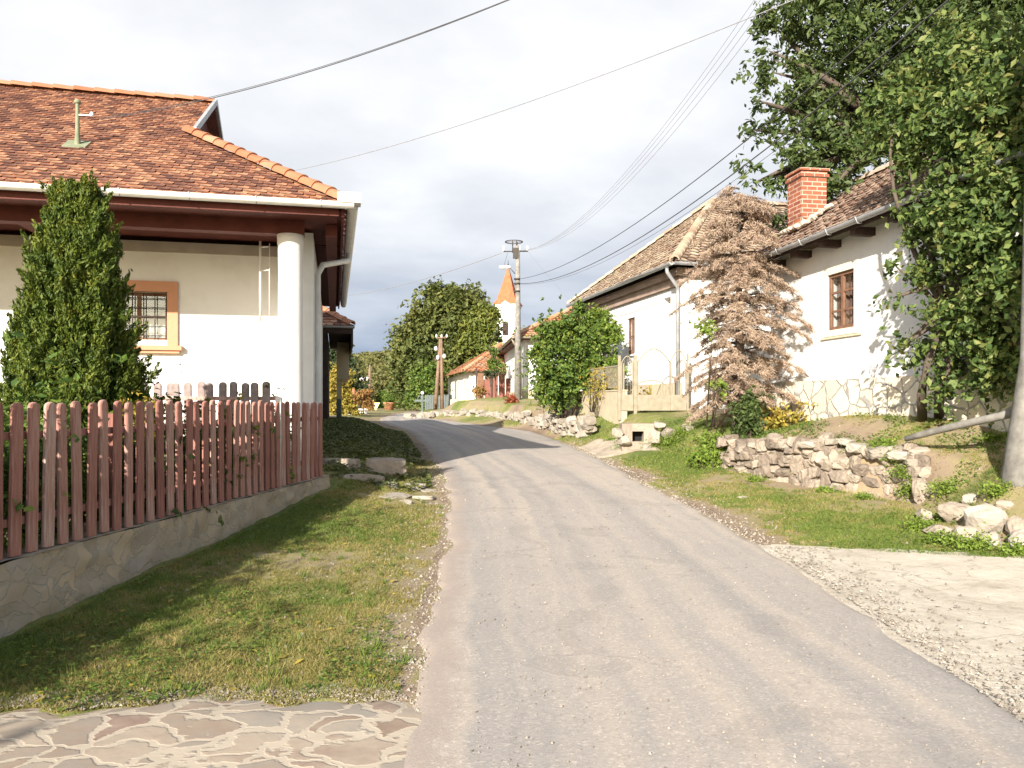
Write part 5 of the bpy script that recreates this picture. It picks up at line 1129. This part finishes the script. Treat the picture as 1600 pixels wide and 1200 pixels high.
for i, (y, lm, lb) in enumerate(hs):
    x = XF(y)-.42; hz = .50 if y < 8 else .42; hz = float(np.interp(y, [1, 3, 4, 5.2, 6.3, 8.3, 11], [1.2, 1.15, 1.0, .66, .58, .52, .44]))
    ex = [(x, y, .5+hz, .30, .95 if y < 6 else .7, hz+.04), (x-.15, y+.5, .5+hz*.8, .25, .5, hz*.8), (x+.05, y-.5, .5+hz*.8, .24, .5, hz*.85)]
    shrub('garden_shrub', (x, y, .5), ex, 5200 if y > 3 else 3800, .06, lm, lb, 'shrub', 'garden shrubs behind the picket fence', clump=.35, nclump=60)
yb = shrub('garden_shrub', (-3.62, 7.5, .5), [(-3.62, 7.45, 1.45, .18, .18, .28)], 900, .045, 'leaf_yellow', 'yellow-green sprig at the lower right of the thuja', 'shrub', nclump=25)
rs = shrub('rose_bush', (-3.45, 9.6, .5), [(-3.4, 9.55, 1.3, .25, .3, .3)], 260, .05, 'leaf_yellow', 'thin yellowing rose bush between the two picket fences', 'shrub', nclump=25, clump=.4, nst=10, r0=.008)
# shrubs around the dead spruce
q = P(1150, 650, 15.9); q.z = float(T0(q.x, 15.9)); shrub('shrub', q-Vector((0, .7, 0)), [(q.x, q.y-.75, q.z+.28, .36, .3, .45), (q.x+.1, q.y-.6, q.z+.75, .3, .25, .35)], 2600, .075, 'leaf_walnut', 'dark green elder shrub at the foot of the dead spruce', nclump=30)
q = P(1210, 650, 16.0); q.z = float(T0(q.x, 16.0)); shrub('weeds', q, [(q.x, q.y-.3, q.z+.28, .45, .3, .30)], 1100, .07, 'leaf_yellow', 'yellowing weeds against the stone plinth right of the spruce', 'weeds', nclump=26, clump=.3)
q = P(1115, 700, 14.4); q.z = float(T0(q.x, 14.4)); iv = shrub('ivy_bush', q, [(q.x, q.y+.15, q.z+.30, .46, .3, .33), (q.x+.2, q.y+.05, q.z+.18, .35, .25, .2)], 3600, .06, 'leaf_bright', 'bright green ivy bush hanging over the left end of the stone wall', nclump=50, clump=.14)
q = P(1110, 600, 15.4); q.z = 1.15; shrub('shrub', q, [ball(1108, 512, 15.4, .28, 1, .5), ball(1120, 600, 15.4, .2)], 500, .07, 'leaf_bright', 'small green sprigs growing through the middle of the dead spruce', nclump=12, clump=.3, r0=.01)
# round bush by the second house
bb = P(880, 640, 24.6); bb.z = float(T0(bb.x, 24.6))
shrub('round_bush', bb, [ball(895, 560, 24.8, 1.35, .9, 1.15), ball(865, 600, 24.4, .85, .9, 1.0), ball(880, 520, 25, .95, .9, .7), ball(925, 520, 25, .75), ball(925, 590, 24.4, .75, .9, .9), ball(850, 550, 24.6, .5), ball(905, 485, 25, .35)], 26000, .105, 'leaf_shrub', 'big round green bush between the orange-roofed and tall white houses', 'bush', clump=.15, nclump=150, nst=10, r0=.04)
bb = P(952, 620, 24.8); bb.z = float(T0(bb.x, 24.8)); shrub('tall_shrub', bb, [ball(950, 520, 24.8, .42, 1, 1.1), ball(958, 575, 24.6, .36, 1, 1.2), ball(935, 500, 25, .4)], 5200, .10, 'leaf_bright', 'yellow-green climbing shrub against the tall white house wall', nclump=60, clump=.2, r0=.03)
for i, (px, lb) in enumerate(((925, 'dry flower stalks behind the cream railing near the bush'), (950, 'dry flower stalks behind the cream railing near the gate'), (1008, 'dry plants behind the arched gate by the house'))):
    q = P(px, 612, 22.6 if px < 1000 else 22.2); q.z = 1.35; shrub('dry_plants', q, [(q.x, q.y, 2.1 if px < 1000 else 1.75, .35, .25, .5 if px < 1000 else .3)], 420, .07, 'leaf_yellow', lb, 'plants', 'dry garden plants', nclump=24, clump=.3, nst=14, r0=.007)
# far trees
def far(name, px, py, d, ells, n, leaf, lm, lb, **k):
    b = P(px, py, d); b.z = float(T0(b.x, b.y)) if d < 70 else .9; return tree(name, b, ells, n, leaf, lm, lb, **k)
far('broadleaf_tree', 690, 640, 66, [ball(690, 500, 66, 2.9, 1, 1.05), ball(650, 540, 66, 2.4), ball(725, 510, 65, 2.9, 1, 1.1), ball(745, 560, 64, 2.4), ball(640, 585, 65, 1.9), ball(685, 590, 64, 2.6), ball(730, 480, 66, 1.9), ball(690, 465, 67, 1.5), ball(630, 570, 66, 1.4), ball(660, 500, 66, 1.4)], 46000, .34, 'leaf_olive', 'massive round olive-green tree left of the church tower', r0=.5, clump=.13, nclump=260, ntips=14)
far('broadleaf_tree', 755, 620, 62, [ball(755, 510, 62, 1.3, 1, 1.5), ball(768, 490, 62, .55, 1, 1.), ball(760, 560, 62, 1.2), ball(740, 530, 62, 1.2)], 11000, .30, 'leaf_olive2', 'yellow-green tree at the right side of the massive tree touching the church tower', r0=.25, nclump=80)
far('broadleaf_tree', 667, 640, 56, [ball(668, 600, 56, 1.15, 1, 1.3), ball(652, 615, 56, .7, 1, 1), ball(680, 580, 56, .7)], 9000, .2, 'leaf_shrub', 'fresh green smaller tree in front of the massive tree behind the A-pole', r0=.12, nclump=70)
far('broadleaf_tree', 775, 600, 44, [ball(776, 570, 44, .5, 1, .9), ball(770, 545, 44, .3)], 900, .15, 'leaf_shrub', 'thin sparse tree between the dark gate and the orange-roofed house', r0=.05, nclump=20)
far('conifer_tree', 768, 620, 43.5, [ball(766, 583, 43.5, .4, 1, .45)], 700, .10, 'leaf_darkfar', 'small blue-green conifer crown over the dark gate', r0=.04, nclump=12)
far('broadleaf_tree', 530, 650, 42, [ball(530, 600, 42, .75, 1, 1.5), ball(545, 635, 42, .6, 1, .9), ball(522, 640, 42, .6, 1, 1)], 9000, .14, 'leaf_yellow', 'yellow-green tree behind the grey triangular sign', r0=.08, nclump=80)
far('broadleaf_tree', 545, 640, 72, [ball(540, 600, 72, 2.0, 1, 1.6), ball(530, 560, 72, 1.3, 1, 1.2), ball(556, 620, 72, 1.3)], 9000, .32, 'leaf_darkfar', 'dark green tree behind the yellow-green tree at left', r0=.25, nclump=70)
far('broadleaf_tree', 568, 648, 48, [ball(568, 615, 48, .5, 1, .55), ball(556, 624, 48, .4), ball(575, 629, 48, .3)], 2600, .14, 'leaf_orange', 'small orange autumn tree around the wooden post', r0=.05, nclump=40)
far('broadleaf_tree', 577, 648, 58, [ball(578, 634, 58, .4, 1, .5)], 800, .14, 'leaf_orange', 'tiny orange-red bush beside the distant wooden pole', cat='bush', r0=.03, nclump=20)
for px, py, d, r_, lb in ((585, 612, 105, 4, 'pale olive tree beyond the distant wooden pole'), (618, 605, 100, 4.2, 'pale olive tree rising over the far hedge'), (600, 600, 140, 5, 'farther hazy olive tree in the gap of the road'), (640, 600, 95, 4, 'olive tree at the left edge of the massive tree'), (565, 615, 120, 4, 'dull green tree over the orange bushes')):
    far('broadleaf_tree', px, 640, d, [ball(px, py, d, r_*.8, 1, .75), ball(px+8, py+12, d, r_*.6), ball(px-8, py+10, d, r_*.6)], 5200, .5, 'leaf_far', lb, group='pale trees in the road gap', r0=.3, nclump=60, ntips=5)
q = P(615, 645, 74); q.z = float(T0(q.x, q.y)); hd = thing('hedge', q, 'long clipped green hedge along the far road', 'hedge')
C = np.stack([q.x+RNG.uniform(-1.7, 1.9, 9000), 74+RNG.uniform(-.6, .6, 9000), q.z-.1+RNG.random(9000)*(1.75+.12*np.sin(np.arange(9000)))], -1); V, Fc = leaves(C, .16, .3); npmesh('foliage', V, Fc, M['leaf_shrub'], hd)
q = P(800, 634, 35.5); q.z = float(T0(q.x, q.y)); shrub('red_bush', q, [ball(799, 628, 35.5, .30, 1, 1.1), ball(803, 622, 35.5, .16)], 1300, .08, 'leaf_red', 'small red-leaved bush on the grass before the orange-roofed house', 'bush', nclump=26)
q = P(748, 628, 46.5); q.z = 1.2; shrub('orange_shrub', q, [ball(748, 608, 45.3, .45, 1, .7)], 500, .12, 'leaf_orange', 'rusty climbing shrub before the small far house window', 'shrub', nclump=20)
# wooded hills
def hill(u, v):
    x = -420+840*u; y = 420+500*v; return (x, y, 2+46*math.sin(min(1, v*1.6)*math.pi/2)*(.75+.25*math.sin(x*.008+1.2))*(.9+.2*float(vn(x, y, .012, 33, 4)))+3*float(vn(x, y, .12, 34, 3)))
m, g = mat('wooded_hill'); oc = g.node('ShaderNodeTexCoord').outputs['Object']; c = g.ramp(g.noise(oc, .06, 6, .65), [(.35, (.055, .07, .03)), (.5, (.11, .12, .05)), (.65, (.17, .155, .075))])
M['hill'] = finish(m, g, c, .95, g.noise(oc, .12, 6, .7), 1.0, 6, .1)
tag(build('hills', MB().grid(hill, 160, 60), M['hill']), kind='structure')
C = np.stack([RNG.uniform(-240, 60, 16000), RNG.uniform(420, 640, 16000)], -1); vz = np.array([hill((x+420)/840, (y-420)/500)[2] for x, y in C])
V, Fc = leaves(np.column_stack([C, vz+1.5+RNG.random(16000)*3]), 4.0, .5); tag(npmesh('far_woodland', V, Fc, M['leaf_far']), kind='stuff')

# ================================================================== GRASS, WEEDS, PEBBLES
def region(x, y):
    lft = (x < XL(y)+.02) & (x > XF(y)+.22) & (y > YFL(x)-.10-.5*np.maximum(0, vn(x, y, 4, 66, 3)-.5)) & (y < 26)
    lft &= ~((y > 11.4) & (x < -4.5+0*y) & (y < 13))
    ap = (x-2.9)/5.2
    rgt = (x > XR(y)-.02) & (y > 8.35-1.9*ap-.06) & (x < np.where(y < 18, 6.64-.154*(y-12.45)-.1, 3.2)) & (y < 34)
    rgt &= ~((y > 17.2) & (y < 21.2) & (x > XR(y)-.1) & (x < 3.4) & (y < 20.9))
    return lft | rgt
def scatter(n, x0, x1, y0, y1, pw=1.0):
    y = y0*(y1/y0)**(RNG.random(n)**pw); hx = .72*y+.6; x = RNG.uniform(-1, 1, n)*hx; k = (x > x0) & (x < x1); x, y = x[k], y[k]; k = region(x, y); return x[k], y[k]
def blades(x, y, m, name, hs=1.):
    z = TN(x, y); n = len(x); far_ = np.clip(y/9, .8, 2.6)
    h = hs*(.014+.026*RNG.random(n)+.03*(RNG.random(n) > .97))*far_**.5; wd = .0042*far_; az = RNG.random(n)*6.283; ln = RNG.normal(size=(n, 2))*.8
    B = np.stack([x, y, z-.004], -1); sd = np.stack([np.cos(az)*wd, np.sin(az)*wd, 0*wd], -1); tp = np.stack([ln[:, 0]*h, ln[:, 1]*h, h], -1)
    V = np.stack([B-sd, B+sd, B+tp], 1).reshape(-1, 3); tag(npmesh(name, V, np.arange(n*3).reshape(n, 3), m), kind='stuff'); print(name, n)
x, y = scatter(1700000, -5, 8, 3.2, 33)
gr = green(x, y)+(vn(x, y, 1.3, 71, 4)-.5)*.55+(vn(x, y, 7, 72, 3)-.5)*.6
k = gr > .37+.18*RNG.random(len(x)); x, y, gr = x[k], y[k], gr[k]
fresh = (gr-.58)*3.2+.45*np.where(x > 0, 1, sst((XL(y)-x-.9)/1.3)*1.1-.75)+(vn(x, y, 2.1, 77, 3)-.5)*1.3 > RNG.random(len(x))
blades(x[fresh], y[fresh], M['grass_green'], 'grass'); blades(x[~fresh], y[~fresh], M['grass'], 'dry_grass', .85)
# low broad-leaved clover/weeds
x, y = scatter(120000, -5, 8, 3.2, 24); gr = green(x, y)+(vn(x, y, 2.2, 75, 3)-.5)*.9; k = gr > .66; x, y = x[k], y[k]; z = TN(x, y)
V, Fc = leaves(np.stack([x, y, z+.012+RNG.random(len(x))*.025], -1), .026, 1.2); tag(npmesh('clover', V, Fc, M['leaf_shrub']), kind='stuff'); print('clover', len(x))
# taller weed tufts on the bank and at wall feet
tufts = []
for px, py, s_ in ((1420, 745, .16), (1400, 725, .12), (1380, 700, .12), (1425, 780, .14), (1290, 770, .08), (1480, 770, .14), (1440, 830, .13), (1560, 775, .12), (1520, 860, .14), (1590, 870, .12), (1470, 850, .12), (1330, 715, .08), (1240, 745, .07), (1600, 690, .16), (1555, 690, .12), (1140, 720, .1), (1180, 752, .08), (980, 700, .2), (1020, 700, .16), (1050, 695, .2), (1066, 680, .2), (955, 690, .12), (1350, 780, .08)):
    q = G(px, py); m_ = int(700*s_/.1); tufts.append(np.array(q)+np.array([0, 0, s_*.35])+RNG.normal(size=(m_, 3))*np.array([s_*.8, s_*.5, s_*.4]))
V, Fc = leaves(np.concatenate(tufts), .035, .5); tag(npmesh('weed_tufts', V, Fc, M['leaf_bright']), kind='stuff')
# pebbles along road edges and on the road
def pebbles(x, y, r, zoff, m, name, label=None):
    n = len(x); z = np.where(on_road(x, y) | in_apron(x, y), ZR(y)+.03, TN(x, y)+zoff); a = RNG.random((n, 1))*6.28
    base = np.array([(1, 0, 0), (-.3, .9, 0), (-.8, -.5, 0), (.4, -.9, 0), (.1, .05, .8)]); q = base[None]*r[:, None, None]*(.7+.6*RNG.random((n, 5, 1)))
    ca, sa = np.cos(a), np.sin(a); X = q[..., 0]*ca-q[..., 1]*sa; Y_ = q[..., 0]*sa+q[..., 1]*ca; V = np.stack([X+x[:, None], Y_+y[:, None], q[..., 2]+z[:, None]-.002], -1).reshape(-1, 3)
    f = np.array([(0, 1, 4), (1, 2, 4), (2, 3, 4), (3, 0, 4)]); Fc = (np.arange(n)[:, None, None]*5+f[None]).reshape(-1, 3); return tag(npmesh(name, V, Fc, m), kind='stuff')
n = 12000; y = 3.0*(22/3.0)**RNG.random(n); sdx = RNG.random(n) < .4; off = RNG.exponential(.24, n)-.16
x = np.where(sdx, XL(y)-off, XR(y)+off); r = .004+.009*RNG.random(n)**3*(1+y/8); pebbles(x, y, r, .004, M['pebble'], 'gravel')
n = 3500; y = 2.8*(14/2.8)**RNG.random(n); x = XL(y)+(XR(y)-XL(y))*RNG.random(n); r = (.002+.006*RNG.random(n)**4)*(1+y/10); pebbles(x, y, r, 0, M['pebble'], 'loose_grit')
n = 5000; x, y = scatter(60000, -5, 8, 3.3, 18); k = RNG.random(len(x)) < .06; x, y = x[k], y[k]; r = .006+.018*RNG.random(len(x))**3; pebbles(x, y, r, 0, M['pebble'], 'field_gravel')
# fallen yellow flower heads / leaves
x, y = scatter(900, -5, 7, 3.3, 15); z = TN(x, y); V, Fc = leaves(np.stack([x, y, z+.02], -1), .05, 1.5); tag(npmesh('fallen_leaves', V, Fc, M['leaf_yellow']), kind='stuff')

# dark ivy and rough growth on the shaded bank left of the bend
n = 60000; y = RNG.uniform(11.9, 27, n); x = XL(y)-.15-RNG.random(n)**1.1*(XL(y)+7.2-.0*y); k = (vn(x, y, 1.6, 91, 3)+.25*np.clip((XL(y)-x)/1.5, 0, 1) > .52) & (x > -2.95-.25*(y-12)); x, y = x[k], y[k]
V, Fc = leaves(np.stack([x, y, TN(x, y)+RNG.random(len(x))*.09], -1), .07, .8); tag(npmesh('ground_ivy', V, Fc, M['leaf_olive']), kind='stuff')
# weeds over the right bank
n = 26000; y = RNG.uniform(8.2, 20, n); x = XB(y)+.1+RNG.random(n)*2.2; k = (vn(x, y, 1.9, 93, 4)+.15*(vn(x, y, 9, 94, 2)-.5) > .56) & (x < 6.5-.154*(y-12.45)); x, y = x[k], y[k]
V, Fc = leaves(np.stack([x, y, TN(x, y)+RNG.random(len(x))**2*.08], -1), .04, .6); tag(npmesh('bank_weeds', V, Fc, M['leaf_shrub']), kind='stuff')

# sandy grit where the turf gives way to the paving
n = 5000; x = RNG.uniform(-3.6, -.5, n); y = YFL(x)+RNG.normal(size=n)*.07; k = x < XL(y); x, y = x[k], y[k]
pebbles(x, y, .003+.008*RNG.random(len(x))**3, .01, M['pebble'], 'paving_grit')

# taller tussocks standing out of the turf
x, y = scatter(2600, -5, 8, 4.2, 20); k = (green(x, y) > .42) & (RNG.random(len(x)) < .55); x, y = x[k], y[k]; m_ = 26
X = np.repeat(x, m_)+RNG.normal(size=len(x)*m_)*.022; Y_ = np.repeat(y, m_)+RNG.normal(size=len(x)*m_)*.022; n = len(X)
h = np.repeat(.035+.06*RNG.random(len(x))**2, m_)*(.5+.7*RNG.random(n)); az = RNG.random(n)*6.283; ln = RNG.normal(size=(n, 2))*.45; wd = .004*np.clip(Y_/8, .9, 2)
B = np.stack([X, Y_, TN(X, Y_)-.004], -1); sd = np.stack([np.cos(az)*wd, np.sin(az)*wd, 0*wd], -1); tp = np.stack([ln[:, 0]*h, ln[:, 1]*h, h], -1)
tag(npmesh('grass_tussocks', np.stack([B-sd, B+sd, B+tp], 1).reshape(-1, 3), np.arange(n*3).reshape(n, 3), M['grass_green']), kind='stuff')
